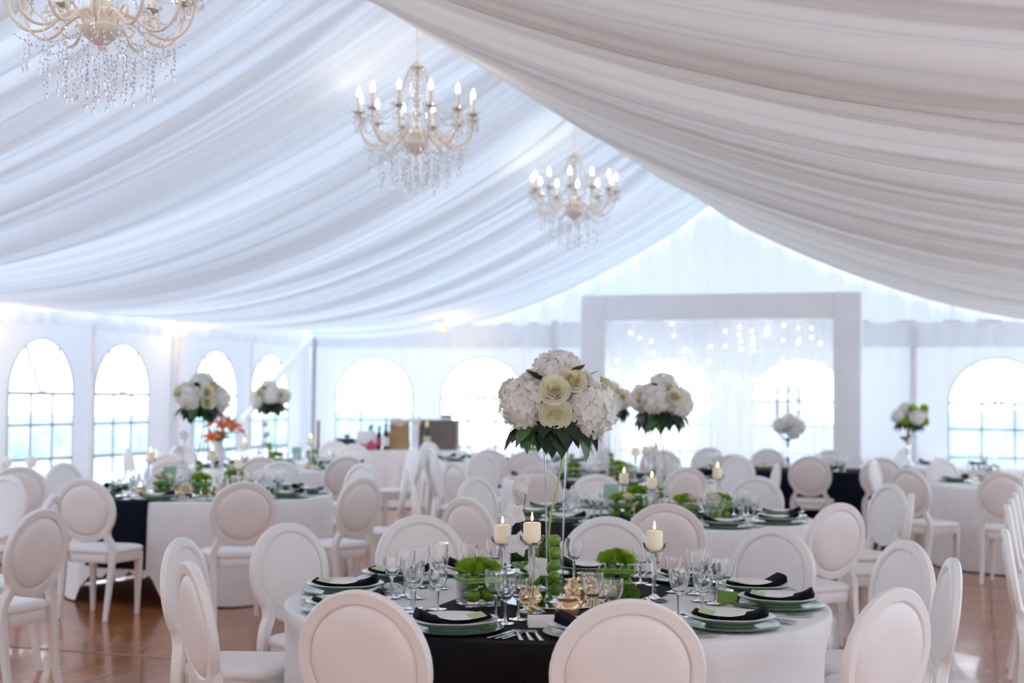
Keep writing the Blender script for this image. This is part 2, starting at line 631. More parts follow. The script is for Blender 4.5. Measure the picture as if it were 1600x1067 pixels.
# pale joints between the floor sections
for i, a in enumerate((2.0, 7.35, 12.7)):
    sm = MB().box((0, 0, 0.002), (11.9, 0.02, 0.004))
    o = struct('trim_%d' % (20 + i), sm, M['seam'], smooth=False)
    o.location = AB(a, (B_L + B_R) / 2, 0)
    o.rotation_euler = (0, 0, TENT_RZ)

WIN_N = [0]
SILL, SPRING = 0.42, 1.52


def wall_sheet(name, at, u0, u1, top, wins, mat, ripple=0.012):
    """wall with arched openings; at(u, z, n) -> world point; top(u) -> height"""
    mb = MB()
    us = []
    u = u0
    edges = sorted(set([u0, u1] + [w[0] - w[1] for w in wins] + [w[0] + w[1] for w in wins]))
    for e0, e1 in zip(edges[:-1], edges[1:]):
        mid = (e0 + e1) / 2
        win = next((w for w in wins if abs(mid - w[0]) < w[1]), None)
        k = 24 if win else max(4, int((e1 - e0) / 0.06))
        # finer sampling towards the ends of the arch
        ts = [(1 - math.cos(PI * i / k)) / 2 if win else i / k for i in range(k + 1)]
        for t0, t1 in zip(ts[:-1], ts[1:]):
            ua, ub = e0 + (e1 - e0) * t0, e0 + (e1 - e0) * t1

            def P(uu, z):
                rp = ripple * (math.sin(uu * 17.0) + 0.6 * math.sin(uu * 41 + 1.3)) * max(0, min(1, (z - 2.15) / 0.4))
                return at(uu, z, rp)
            def col(z0a, z1a, z0b, z1b, n):
                for q in range(n):
                    fa, fb = q / n, (q + 1) / n
                    mb.add([P(ua, z0a + (z1a - z0a) * fa), P(ub, z0b + (z1b - z0b) * fa), P(ub, z0b + (z1b - z0b) * fb), P(ua, z0a + (z1a - z0a) * fb)], [(0, 1, 2, 3)])
            if win:
                def arch(uu):
                    q = (uu - win[0]) / win[1]
                    return SPRING + 0.575 * math.sqrt(max(0, 1 - q * q))
                col(0, SILL, 0, SILL, 1)
                col(arch(ua), top(ua), arch(ub), top(ub), 2)
            else:
                col(0, top(ua), 0, top(ub), 6)
    struct(name, mb, mat, smooth=True, sharp=None)
    for w in wins:
        WIN_N[0] += 1
        c, h = w
        fr = MB()

        def bar(p, q, r):
            fr.tube([at(p[0], p[1], 0.012), at(q[0], q[1], 0.012)], r, 6)

        def arch(uu):
            q = (uu - c) / h
            return SPRING + 0.575 * math.sqrt(max(0, 1 - q * q))
        bar((c - h, SPRING), (c + h, SPRING), 0.019)
        for z in (1.19, 0.83):
            bar((c - h, z), (c + h, z), 0.016)
        for k in (-1, 1):
            bar((c + k * h / 3, SILL), (c + k * h / 3, SPRING), 0.016)
            uq = c + k * h * 0.52
            bar((c + k * 0.02, SPRING), (uq, arch(uq)), 0.015)
        pts = [at(c - h, SILL, 0.01)] + [at(c + h * -math.cos(PI * i / 20), arch(c + h * -math.cos(PI * i / 20)), 0.01) for i in range(21)] + [at(c + h, SILL, 0.01), at(c - h, SILL, 0.01)]
        fr.tube(pts, 0.009, 6)
        wo = struct('window_%d' % WIN_N[0], fr, M['bar'])
        pa = MB()
        ring = [at(c - h, SILL, 0), at(c + h, SILL, 0)] + [at(c + h * math.cos(PI * i / 20), arch(c + h * math.cos(PI * i / 20)), 0) for i in range(21)]
        pa.add(ring, [tuple(range(len(ring)))])
        struct('pane', pa, M['pane'], wo, smooth=False)


hw = 0.55
wall_sheet('wall_left', lambda u, z, n: AB(u, B_L + n, z), A0, A1, lambda u: EAVE, [(5.1, hw), (6.6, hw), (9.0, hw), (10.5, hw), (12.95, hw), (14.46, hw), (16.6, hw), (18.1, hw)], M['pvc'])
wall_sheet('wall_end', lambda u, z, n: AB(A1 - n, u, z), B_L, B_R, lambda u: EAVE + 0.1 + (ridge_z(A1) + 0.5 - EAVE) * (1 - abs(u - B_RIDGE) / 6.05), [(-8.37, 0.6), (-6.70, 0.62), (-4.05, 0.62), (-2.25, 0.62), (0.26, 0.6), (1.9, 0.5)], M['pvc_gable'], 0.02)
wall_sheet('wall_right', lambda u, z, n: AB(u, B_R, z), A0, A1, lambda u: EAVE, [], M['pvc_fill'])
wall_sheet('wall_front', lambda u, z, n: AB(A0, u, z), B_L, B_R, lambda u: EAVE + (ridge_z(A0) + 0.1 - EAVE) * (1 - abs(u - B_RIDGE) / 6.05), [], M['pvc_warm_fill'])


# ceiling: two gathered voile slopes hung from the ridge
def hsh(i, k):
    x = math.sin(i * 127.1 + k * 311.7) * 43758.5453
    return x - math.floor(x)


def vnoise(x, k):
    i = math.floor(x)
    f = x - i
    f = f * f * (3 - 2 * f)
    return hsh(i, k) * (1 - f) + hsh(i + 1, k) * f


def tri(x):
    return 1 - abs(2 * (x - math.floor(x)) - 1)


def fold_coord(a, s, side):
    """along-ridge coordinate of the cloth, fanned so that folds wander a little down the slope"""
    return a + 0.30 * (vnoise(a * 0.35 + s * 0.9, 5 + side) - 0.5) * s + 0.14 * math.sin(a * 1.1 + 1.6 * s) * s


def folds(a, s, side):
    q = fold_coord(a, s, side)
    big = 1 - abs(2 * vnoise(q * 1.5 + .25 * s, 11 + side) - 1)
    mid = 1 - abs(2 * vnoise(q * 4.2 + 0.7 * s, 17 + side) - 1)
    fine = 1 - abs(2 * vnoise(q * 10.5 + 0.9 * s, 23 + side) - 1)
    soft = vnoise(q * 0.6, 31 + side)
    env = (0.45 + 0.55 * min(1, s * 2.0)) * min(1, s * 14)
    patch = 0.35 + 0.9 * vnoise(q * 0.9 + 2.2 * s, 41 + side)
    return env * (0.15 * (big ** 1.5 - 0.5) + 0.12 * (mid ** 1.6 - 0.5) * patch + 0.060 * (fine ** 1.3 - 0.5) * patch) + 0.12 * (soft - 0.5) * math.sin(PI * s)


def ceiling(name, side, mat, na, ns, send):
    b1 = B_L if side == 0 else B_R
    sag = 0.60 if side == 0 else 0.46
    zlow = 2.50 if side == 0 else 2.50

    def fn(u, v):
        a = A0 + (A1 - 0.03 - A0) * u
        s = v * send
        zr = ridge_z(a)
        z = zr + (zlow - zr) * s - 4 * sag * s * (1 - s) + folds(a, s, side * 40)
        return AB(a, B_RIDGE + (b1 - B_RIDGE) * s, z)
    mb = MB().grid(fn, na, ns)
    o = struct(name, mb, mat, smooth=True, sharp=None)
    uv = o.data.uv_layers.new(name='cloth')
    co = []
    for l in o.data.loops:
        i, j = l.vertex_index % na, l.vertex_index // na
        a, ss = A0 + (A1 - A0) * i / (na - 1), send * j / (ns - 1)
        co += [fold_coord(a, ss, side * 40), ss]
    uv.data.foreach_set('uv', co)
    return o


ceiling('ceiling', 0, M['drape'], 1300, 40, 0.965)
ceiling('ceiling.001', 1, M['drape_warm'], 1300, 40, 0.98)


# scalloped valance behind the drape, uprights, corner post
def valance(name, at, u0, u1, z0, z1, scal):
    n = int((u1 - u0) / 0.05)

    def fn(u, v):
        uu = u0 + (u1 - u0) * u
        zb = z0 - scal * abs(math.sin(uu * PI / 0.28))
        return at(uu, z1 + (zb - z1) * v, 0.12 + 0.022 * math.sin(uu * 23) * v + 0.012 * math.sin(uu * 51 + 1))
    return struct(name, MB().grid(fn, n, 6), M['valance'], sharp=None)


valance('trim_1', lambda u, z, n: AB(u, B_L + n, z), 2.0, A1 - 0.05, 2.26, 2.62, 0.03)
valance('trim_2', lambda u, z, n: AB(A1 - n, u, z), B_L + 0.06, B_R - 0.06, 2.24, 2.56, 0.0)
ds = MB()
x = B_L + 0.3
while x < B_R:
    w = random.uniform(0.14, 0.3)
    ds.box((x, 0, 2.575), (w, 0.012, 0.035))
    x += w + random.uniform(0.16, 0.45)
o = struct('trim_3', ds, M['pole'], smooth=False)
o.location = AB(A1 - 0.09, 0, 0)
o.rotation_euler = (0, 0, TENT_RZ)


def post(name, p, z1, w, m):
    o = struct(name, MB().box((0, 0, z1 / 2), (w, w, z1), 0, 0.008), m)
    o.location = p
    o.rotation_euler = (0, 0, TENT_RZ)
    return o


post('trim_4', AB(15.54, B_L + 0.05, 0), 2.5, 0.08, M['pole'])
post('trim_5', AB(13.72, B_L + 0.10, 0), 2.36, 0.045, M['pole'])
post('trim_6', AB(A1 - 0.19, B_L + 0.15, 0), 2.4, 0.055, M['pole_dark'])
post('trim_7', AB(A1 - 0.05, -5.62, 0), 2.62, 0.085, M['pole'])
post('trim_8', AB(A1 - 0.05, -0.78, 0), 2.5, 0.085, M['pole'])
post('trim_9', AB(11.65, B_L + 0.05, 0), 2.5, 0.08, M['pole'])
post('trim_10', AB(17.4, B_L + 0.09, 0), 2.36, 0.04, M['pole'])
# slanting brace by the corner
mb = MB().tube([AB(18.9, B_L + 0.2, 2.34), AB(17.0, B_L + 0.2, 1.2)], 0.045, 8)
struct('trim_11', mb, M['frame'])

# outside
g = MB().add([(-60, -30, -0.03), (60, -30, -0.03), (60, 62, -0.35), (-60, 62, -0.35)], [(0, 1, 2, 3)])
o = struct('ground_outside', g, M['ground'], smooth=False)
o.rotation_euler = (0, 0, TENT_RZ)


def hedge(name, p0, p1, w, h, lab):
    p0, p1 = V(p0), V(p1)
    d = (p1 - p0)
    nrm = V((-d.y, d.x, 0)).normalized()
    mb = MB()

    def fn(u, v):
        prof = [(-0.5, 0), (-0.55, 0.5), (-0.45, 0.9), (0, 1.0), (0.45, 0.9), (0.55, 0.5), (0.5, 0)]
        x = v * 6
        i = min(5, int(x))
        t = x - i
        a, b = prof[i], prof[i + 1]
        oo, hh = a[0] + (b[0] - a[0]) * t, a[1] + (b[1] - a[1]) * t
        j = 0.8 + 0.5 * vnoise(u * d.length * 1.4, 3) + 0.25 * vnoise(u * d.length * 5 + v * 9, 4)
        p = p0 + d * u + nrm * oo * w * j
        return (p.x, p.y, p0.z + hh * h * j)
    mb.grid(fn, int(d.length * 4), 19)
    o = mb.obj(name, M['hedge'], sharp=None)
    tag(o, lab, 'hedge')
    return o


hedge('hedge', AB(-2, -24.5, -0.2), AB(62, -24.5, -0.2), 1.5, 0.85, 'low pale hedge outside beyond the left arched windows')
hedge('hedge', AB(33, -6, -0.25), AB(33, 14, -0.25), 1.6, 1.35, 'pale hedge outside beyond the end wall window')

# ------------------------------------------------------------------ light
W = bpy.data.worlds.new('sky')
bpy.context.scene.world = W
W.use_nodes = True
nt = W.node_tree
nt.nodes.clear()
wo = nt.nodes.new('ShaderNodeOutputWorld')
bg = nt.nodes.new('ShaderNodeBackground')
tc = nt.nodes.new('ShaderNodeTexCoord')
sx = nt.nodes.new('ShaderNodeSeparateXYZ')
nt.links.new(tc.outputs['Generated'], sx.inputs[0])
cr = nt.nodes.new('ShaderNodeValToRGB')
cr.color_ramp.elements[0].position = 0.0
cr.color_ramp.elements[0].color = (0.90, 0.95, 1.0, 1)
cr.color_ramp.elements[1].position = 1.0
cr.color_ramp.elements[1].color = (0.66, 0.80, 1.0, 1)
nt.links.new(sx.outputs['Z'], cr.inputs[0])
nt.links.new(cr.outputs[0], bg.inputs[0])
bg.inputs[1].default_value = 2.6
nt.links.new(bg.outputs[0], wo.inputs[0])


def lamp(name, kind, loc, energy, col, size=0.1, rot=None):
    d = bpy.data.lights.new(name, kind)
    d.energy = energy
    d.color = col
    if kind == 'POINT':
        d.shadow_soft_size = size
    if kind == 'AREA':
        d.size = size
    if kind == 'SUN':
        d.angle = size
    o = bpy.data.objects.new(name, d)
    C.objects.link(o)
    o.location = loc
    if rot:
        o.rotation_euler = rot
    return o


# warm floodlights tucked behind the drape edge
for i, (p, e, lab) in enumerate((
        (PY(28, 474, 14.0), 9, 'warm floodlight glowing behind the drape edge above first arched window'),
        (PY(300, 502, 17.5), 3, 'warm floodlight glowing above the third arched window by the pole'),
        (PY(688, 511, 20.0), 3.5, 'warm floodlight glowing on end wall between its two white windows'))):
    t = thing('wall_floodlight', p, TENT_RZ)
    MB().box((0, 0.03, 0), (0.16, 0.06, 0.10), 0, 0.01).obj('housing', M['lampbody'], t)
    MB().box((0, -0.006, 0), (0.13, 0.01, 0.075), 0, 0.003).obj('lens', M['warm'], t)
    tag(t, lab, 'light')
    lamp('floodlight_lamp', 'POINT', p + V((0.10, -0.12, -0.14)), e, (1.0, 0.62, 0.22), 0.08)


# ------------------------------------------------------------------ chair
def catmull(pts, k=5):
    P = [V(p) for p in pts]
    P = [P[0] * 2 - P[1]] + P + [P[-1] * 2 - P[-2]]
    out = []
    for i in range(1, len(P) - 2):
        for j in range(k):
            t = j / k
            a, b, c, d = P[i - 1], P[i], P[i + 1], P[i + 2]
            out.append(0.5 * ((2 * b) + (c - a) * t + (2 * a - 5 * b + 4 * c - d) * t * t + (3 * b - a - 3 * c + d) * t ** 3))
    out.append(P[-2])
    return out


TILT = R_(9)
VC, RU, RV = 0.281, 0.2055, 0.198


def bp(u, v, n):
    return (u, -0.175 - v * math.sin(TILT) + n * math.cos(TILT), 0.455 + v * math.cos(TILT) + n * math.sin(TILT))


def make_chair():
    t = thing('medallion_chair')
    sec = [(.022, -.010), (.016, -.018), (-.016, -.018), (-.022, -.012), (-.022, .010), (-.014, .018), (.012, .015), (.020, .008)]
    mb = MB()
    n = 48
    vs, fs = [], []
    for i in range(n):
        a = 2 * PI * i / n
        for e, nn in sec:
            vs.append(bp((RU + e) * math.cos(a), VC + (RV + e) * math.sin(a), nn))
    for i in range(n):
        j = (i + 1) % n
        for k in range(8):
            l = (k + 1) % 8
            fs.append((i * 8 + k, j * 8 + k, j * 8 + l, i * 8 + l))
    mb.add(vs, fs)
    mb.obj('back_frame', M['chair'], t)

    def pad(sign, amp, name):
        m = MB()
        rings = [1.0, 0.985, 0.95, 0.88, 0.75, 0.55, 0.3, 0.001]
        vs, fs = [], []
        for q in rings:
            h = 0.004 + amp * (1 - q ** 7) ** 0.6
            for i in range(40):
                a = 2 * PI * i / 40
                vs.append(bp((RU - .021) * q * math.cos(a), VC + (RV - .021) * q * math.sin(a), sign * h))
        for r in range(len(rings) - 1):
            for i in range(40):
                j = (i + 1) % 40
                fs.append((r * 40 + i, r * 40 + j, (r + 1) * 40 + j, (r + 1) * 40 + i))
        m.add(vs, fs)
        m.obj(name, M['chair_pad'], t)
    pad(1, 0.013, 'back_cushion')
    pad(-1, 0.026, 'back_cushion')

    def outline(a, sc, grow=0.0):
        ca, sa = math.cos(a), math.sin(a)
        x = math.copysign(abs(ca) ** 0.32, ca)
        y = math.copysign(abs(sa) ** 0.32, sa)
        return ((0.203 + grow + 0.022 * y) * x * sc, (0.190 + grow) * y * sc + 0.005)

    def loops(lv, name, m):
        b = MB()
        n = 48
        vs, fs = [], []
        for sc, z in lv:
            for i in range(n):
                x, y = outline(2 * PI * i / n, sc)
                vs.append((x, y, z))
        for l in range(len(lv) - 1):
            for i in range(n):
                j = (i + 1) % n
                fs.append((l * n + i, l * n + j, (l + 1) * n + j, (l + 1) * n + i))
        b.add(vs, fs)
        return b.obj(name, m, t, sharp=50)
    loops([(0.001, .438), (1.0, .438), (1.025, .446), (1.03, .458), (1.0, .470), (.93, .478), (.75, .484), (.4, .488), (.001, .489)], 'seat', M['chair_pad'])
    loops([(0.001, .376), (.97, .376), (.985, .380), (.985, .436), (.97, .4385), (.001, .4385)], 'seat_frame', M['chair'])
    sq = [(1, .8), (.8, 1), (-.8, 1), (-1, .8), (-1, -.8), (-.8, -1), (.8, -1), (1, -.8)]
    for s in (-1, 1):
        m = MB().tube([(s * .178, .172, .43), (s * .178, .172, .37), (s * .176, .172, .2), (s * .174, .172, 0)], [.023, .023, .018, .013], sect=sq, up=(0, 1, 0))
        m.obj('leg', M['chair'], t)
        pts = catmull([(s * .178, -.245, 0), (s * .178, -.205, .2), (s * .184, -.183, .38), (s * .186, -.178, .45), (s * .174, -.181, .505), (s * .149, -.189, .55), (s * .152, -.197, .60), (s * .178, -.205, .645)], 4)
        L = len(pts)
        m = MB().tube(pts, [(.014 + .008 * min(1, i / (L * .35))) * (1 if i < L - 4 else .92 - .11 * (i - L + 4)) for i in range(L)], sect=sq, up=(0, 1, 0))
        m.obj('leg', M['chair'], t)
    return Proto(t)


CHAIR = make_chair()

TABLES = {}
R_TOP = 1.02
Z_TOP = 0.75


def table(key, c, phrase, R=R_TOP):
    TABLES[key] = dict(c=V((c[0], c[1], 0)), phrase=phrase, R=R, dents=[])


T1C = (0.18, 5.50)
table('T1', T1C, 'nearest round table')
table('T2', (-2.42, 11.30), 'navy-runner table by arched windows')
table('T3', (0.97, 9.50), 'table behind the nearest one')
table('T4', (-2.50, 15.75), 'table before the gift table')
table('T5', (0.95, 13.75), 'middle table facing lit backdrop')
table('T7', (5.0, 13.6), 'white table by end wall window')
HT_C = AB(16.55, -1.9)
table('T8', (HT_C.x, HT_C.y), 'navy head table')
table('T9', (0.0, 18.0), 'far table beside backdrop frame')
P10 = AB(11.3, -8.62)
table('T10', (P10.x, P10.y), 'side table at window wall', 0.62)
P11 = AB(18.2, 0.05)
table('T11', (P11.x, P11.y), 'far silver-urn table', 0.95)
table('T12', (-4.6, 8.0), 'table cut by the picture edge')

HOURS = {0: 'twelve', 1: 'one', 2: 'two', 3: 'three', 4: 'four', 5: 'five', 6: 'six', 7: 'seven', 8: 'eight', 9: 'nine', 10: 'ten', 11: 'eleven'}
USED_HOUR = set()


def hour(key, p, kind):
    """clock position round a table: six is the camera side"""
    c = TABLES[key]['c']
    h = (math.degrees(math.atan2(p.x - c.x, p.y - c.y)) / 30) % 12
    base = round(h * 2) % 24
    for off in (0, 1, -1, 2, -2, 3, -3):
        q = (base + off) % 24
        if (key, q, kind) not in USED_HOUR:
            break
    USED_HOUR.add((key, q, kind))
    w = HOURS[(q // 2) % 12]
    return ('half past ' + w) if q % 2 else (w + ' o\'clock')


TOP_LOCAL = V((0, -0.175 - 0.501 * math.sin(TILT), 0.95))


def chair_at(px, py, key=None, face=None, label=None, group=None, rmin=True):
    p = PZ(px, py, 0.95)
    p.z = 0
    if key:
        t = TABLES[key]
        d = (t['c'] - p)
        d.z = 0
        r = d.length
        f = d.normalized()
        if rmin:
            need = t['R'] - 0.17 + 0.20 + 0.253
            if r < need:
                p = t['c'] - f * need
    else:
        f = V(face).normalized()
    if key and face:
        f = V(face).normalized()
    rz = math.atan2(-f.x, f.y)
    root = p - Matrix.Rotation(rz, 3, 'Z') @ V((0, TOP_LOCAL.y, 0))
    if label is None:
        label = 'white oval-backed chair at %s of the %s' % (hour(key, p, 'chair'), TABLES[key]['phrase'])
    if key:
        q = root - t['c']
        fr = q + V((f.x, f.y, 0)) * 0.212
        t['dents'].append((math.atan2(fr.y, fr.x), fr.length))
    if group is None and key:
        group = 'chairs around the ' + TABLES[key]['phrase']
    CHAIR.put((root.x, root.y, 0), rz, label, 'chair', group)
    return p


T1_CHAIRS = [(562, 921), (985, 935), (1400, 917), (1490, 871), (1418, 843), (1212, 822), (950, 806), (655, 804), (447, 816), (282, 839), (296, 877)]
t1_pos = [chair_at(x, y, 'T1') for x, y in T1_CHAIRS]
for x, y in [(131, 747), (382, 752), (566, 745), (568, 723), (440, 719), (266, 717), (98, 722), (636, 733)]:
    chair_at(x, y, 'T2')
for x, y in [(1040, 786), (1312, 785), (1392, 755), (1425, 770), (1183, 743), (932, 740), (728, 776), (742, 744), (645, 758)]:
    chair_at(x, y, 'T3')
for x, y in [(541, 712), (408, 713), (522, 688), (553, 693), (648, 699)]:
    chair_at(x, y, 'T4')
for x, y in [(838, 729), (709, 721), (678, 713), (752, 707), (1073, 729), (1155, 712), (1215, 724)]:
    chair_at(x, y, 'T5')
for x, y in [(1418, 731), (1470, 716), (1567, 737), (1364, 718)]:
    chair_at(x, y, 'T7')
for x, y in [(764, 701), (822, 704), (940, 698), (672, 690)]:
    chair_at(x, y, 'T9')
chair_at(1020, 697, None, (-0.6, 0.5, 0), 'white oval-backed chair standing just before the lit sheer backdrop', 'chairs near the backdrop')
chair_at(1038, 703, None, (0.5, 0.6, 0), 'white oval-backed chair beyond the middle table towards the head table', 'chairs near the backdrop')
chair_at(672, 700, None, (0.75, 0.3, 0), 'white oval-backed chair edge-on in front of the brown carton', 'chairs near the gift table')


def chair_ab(px, a, face, label, group):
    """chair whose top stands at ridge coordinate a on a pixel column"""
    d = ray(px, 700)
    k = a / (d.x * AX.x + d.y * AX.y)
    p = V((d.x * k, d.y * k, 0))
    rz = math.atan2(-face.x, face.y)
    root = p - Matrix.Rotation(rz, 3, 'Z') @ V((0, TOP_LOCAL.y, 0))
    CHAIR.put((root.x, root.y, 0), rz, label, 'chair', group)


for i, x in enumerate([1147, 1265, 1378]):
    chair_ab(x, 15.46, AX, 'white oval-backed chair on camera side of navy head table, %s' % ('at its aisle end', 'below the candelabrum', 'at its wall-post end')[i], 'chairs at the navy head table')
for i, x in enumerate([1108, 1200, 1297]):
    chair_ab(x, 17.66, -AX, 'white oval-backed chair behind navy head table, %s' % ('beyond its aisle end', 'just left of the candelabrum', 'right of the candelabrum')[i], 'chairs at the navy head table')
chair_at(1420, 698, 'T11')
for x, y in [(198, 698), (244, 701), (284, 694), (262, 708)]:
    chair_at(x, y, 'T4')
for x, y in [(66, 794), (84, 772), (12, 742)]:
    chair_at(x, y, 'T12')
chair_at(30, 728, 'T10')
for i, (x, y) in enumerate([(1570, 826), (1573, 787), (1579, 778), (1585, 768), (1591, 757), (1597, 746)]):
    chair_at(x, y, None, BX, 'edge-on white chair in the row along the picture edge, %s from the camera' % ('first', 'second', 'third', 'fourth', 'fifth', 'sixth')[i], 'row of edge-on chairs')


# ------------------------------------------------------------------ cloths and runners
def skirt(R, th, t, seed, dents=()):
    a = t ** 0.75
    f = 0.5 * math.cos(19 * th + seed) + 0.35 * math.cos(31 * th + 2.1 * seed + 1.2 * math.sin(3 * th)) + 0.25 * math.cos(7 * th + 0.7 * seed)
    r = R + 0.010 * min(1, t * 12) + 0.012 * t + 0.020 * a * f
    for tc, d in dents:
        if d > R + 0.06:
            continue
        dl = (th - tc + PI) % (2 * PI) - PI
        side = abs(dl) * d
        if side > 0.42:
            continue
        tgt = min(d / max(0.3, math.cos(dl)), R + 0.05) - 0.018
        k = 1 if side < 0.27 else 0.5 + 0.5 * math.cos(PI * (side - 0.27) / 0.15)
        v = min(1, t / 0.26)
        k *= v * v * (3 - 2 * v)
        if tgt < r:
            r = r + (tgt - r) * k
    return r


def tablecloth(key, mat, label, seed, lift=None, square=None):
    t = TABLES[key]
    R = t['R']
    mb = MB()
    n = 264
    rows = [(0.0, 'top', 0.001), (0.5, 'top', 0.5), (0.9, 'top', 0.94), (1.0, 'top', 0.985)]
    vs, fs = [], []
    for _, _, q in rows:
        for i in range(n):
            th = 2 * PI * i / n
            vs.append((R * q * math.cos(th), R * q * math.sin(th), Z_TOP))
    ts = [0.0, 0.012, 0.03, 0.08, 0.14, 0.20, 0.27, 0.36, 0.46, 0.58, 0.7, 0.85, 1.0]
    for tt in ts:
        for i in range(n):
            th = 2 * PI * i / n
            hem = 0.012
            for l0 in (lift[0], lift[0] + PI) if lift else ():  # hem also raised on the unseen far side to let window light under
                d = (th - l0 + PI) % (2 * PI) - PI
                hem += lift[2] * max(0, min(1, (lift[1] - abs(d)) / (lift[1] * 0.35))) * (0.9 + 0.12 * math.sin(th * 40))
            r = skirt(R, th, tt, seed, t['dents'])
            z = Z_TOP - 0.004 - (Z_TOP - 0.004 - hem) * tt
            vs.append((r * math.cos(th), r * math.sin(th), z))
    m = len(rows) + len(ts)
    for k in range(m - 1):
        for i in range(n):
            j = (i + 1) % n
            fs.append((k * n + i, k * n + j, (k + 1) * n + j, (k + 1) * n + i))
    mb.add(vs, fs)
    o = mb.obj('tablecloth', M[mat], sharp=None)
    o.location = t['c']
    tag(o, label, 'tablecloth')
    t['seed'] = seed


def runner(key, mat, label, rz, w, hem=0.28):
    """strip across the table through its centre, hanging down the front and the back"""
    t = TABLES[key]
    R, seed = t['R'], t['seed']
    nu = 29
    dirv = V((math.cos(rz), math.sin(rz), 0))      # the way the strip runs
    nor = V((-dirv.y, dirv.x, 0))
    cols = []
    for i in range(nu):
        u = -w + 2 * w * i / (nu - 1)
        half = []
        for sgn in (-1, 1):
            y = math.sqrt(max(0.01, R * R - u * u))
            p = dirv * y * sgn + nor * u
            th = math.atan2(p.y, p.x)
            col = [p * q + V((0, 0, Z_TOP + 0.004)) for q in ((0.25, 0.6, 0.97) if False else (0.0,))]
            col = []
            for q in (0.3, 0.7, 0.97):
                col.append(dirv * (y * sgn * q) + nor * u + V((0, 0, Z_TOP + 0.003)))
            tmax = (Z_TOP - hem) / Z_TOP
            for k in range(12):
                tt = tmax * (k / 11)
                r = skirt(R, th, tt, seed, t['dents']) + 0.011
                z = Z_TOP + 0.002 - (Z_TOP - 0.004) * tt
                col.append(V((r * math.cos(th), r * math.sin(th), z)))
            half.append(col)
        cols.append(list(reversed(half[0])) + half[1])
    mb = MB()
    m = len(cols[0])
    vs = [p for c in cols for p in c]
    fs = [(i * m + j, i * m + j + 1, (i + 1) * m + j + 1, (i + 1) * m + j) for i in range(nu - 1) for j in range(m - 1)]
    mb.add(vs, fs)
    o = mb.obj('table_runner', M[mat], sharp=None)
    o.location = t['c']
    tag(o, label, 'table runner')


RUN = PI / 2 - R_(17.9)
tablecloth('T1', 'cloth', 'white floor-length cloth on the nearest round table under dark runner', 0.4)
runner('T1', 'brown', 'wide near-black runner across the nearest round table', RUN, 0.36)
th0 = math.atan2(-1.0, -0.42)
tablecloth('T2', 'cloth', 'white cloth on table by the arched windows, hem lifted behind a chair', 1.7, lift=(th0, 0.40, 0.24))
runner('T2', 'navy', 'navy runner hanging down the table by the arched windows', PI / 2 - R_(24), 0.27, 0.27)
tablecloth('T3', 'cloth', 'white cloth on the table directly behind the nearest one', 2.9)
runner('T3', 'brown', 'dark runner across the table directly behind the nearest one', RUN - R_(30), 0.34)
tablecloth('T4', 'cloth', 'white cloth on the round table in front of the gift table', 3.7)
tablecloth('T5', 'cloth', 'white cloth on the middle table facing the lit backdrop', 4.4)
runner('T5', 'navy', 'dark runner across the middle table facing the lit backdrop', RUN, 0.30)
tablecloth('T7', 'cloth', 'white pleated cloth on the table by the end wall window', 5.1)
tablecloth('T9', 'cloth', 'white cloth on the far table beside the backdrop frame', 5.9)
runner('T9', 'navy', 'navy runner on the far table beside the backdrop frame', PI / 2, 0.30, 0.2)
tablecloth('T10', 'cloth', 'white cloth on the side table against the window wall', 6.6)
tablecloth('T11', 'cloth', 'white cloth on the far table with the silver urn', 7.2)
tablecloth('T12', 'cloth', 'white cloth on the table cut off by the frame edge', 8.3)

# navy head table, long and rectangular
hl, hd = 1.12, 0.60
mb = MB()
per = []
for sx_, sy_, a0 in ((1, -1, -90), (1, 1, 0), (-1, 1, 90), (-1, -1, 180)):
    for k in range(6):
        a = R_(a0 + k * 18)
        per.append((sx_ * (hl - .06) + .06 * math.cos(a), sy_ * (hd - .06) + .06 * math.sin(a)))
dense = []
for i in range(len(per)):
    p, q = V(per[i]), V(per[(i + 1) % len(per)])
    k = max(1, int((q - p).length / 0.03))
    dense += [p + (q - p) * (j / k) for j in range(k)]
n = len(dense)
vs, fs = [], []
cc = V((0, 0))
for lv in (0.001, 1.0):
    for p in dense:
        vs.append((p.x * lv, p.y * lv, Z_TOP))
for tt in (0.015, 0.1, 0.3, 0.6, 1.0):
    for i, p in enumerate(dense):
        out = (p - V((max(-hl + .06, min(hl - .06, p.x)), max(-hd + .06, min(hd - .06, p.y))))).normalized()
        wv = 0.016 * tt ** 0.7 * (math.sin(i * 0.55) + 0.6 * math.sin(i * 0.23 + 1))
        vs.append((p.x + out.x * (0.01 + wv), p.y + out.y * (0.01 + wv), Z_TOP - 0.004 - (Z_TOP - 0.016) * tt))
for k in range(6):
    for i in range(n):
        j = (i + 1) % n
        fs.append((k * n + i, k * n + j, (k + 1) * n + j, (k + 1) * n + i))
mb.add(vs, fs)
HT = mb.obj('tablecloth', M['navy'], sharp=None)
HT.location = HT_C
HT.rotation_euler = (0, 0, TENT_RZ)
tag(HT, 'navy floor-length cloth on the long head table before the backdrop', 'tablecloth')


# ------------------------------------------------------------------ tableware prototypes
def p_charger():
    t = thing('charger_plate')
    MB().lathe([(.001, 0), (.11, 0), (.150, .003), (.166, .009), (.168, .012), (.163, .012), (.145, .007), (.11, .005), (.001, .005)], 40).obj('plate', M['charger'], t)
    return t


def single(fn):
    return Proto(fn())


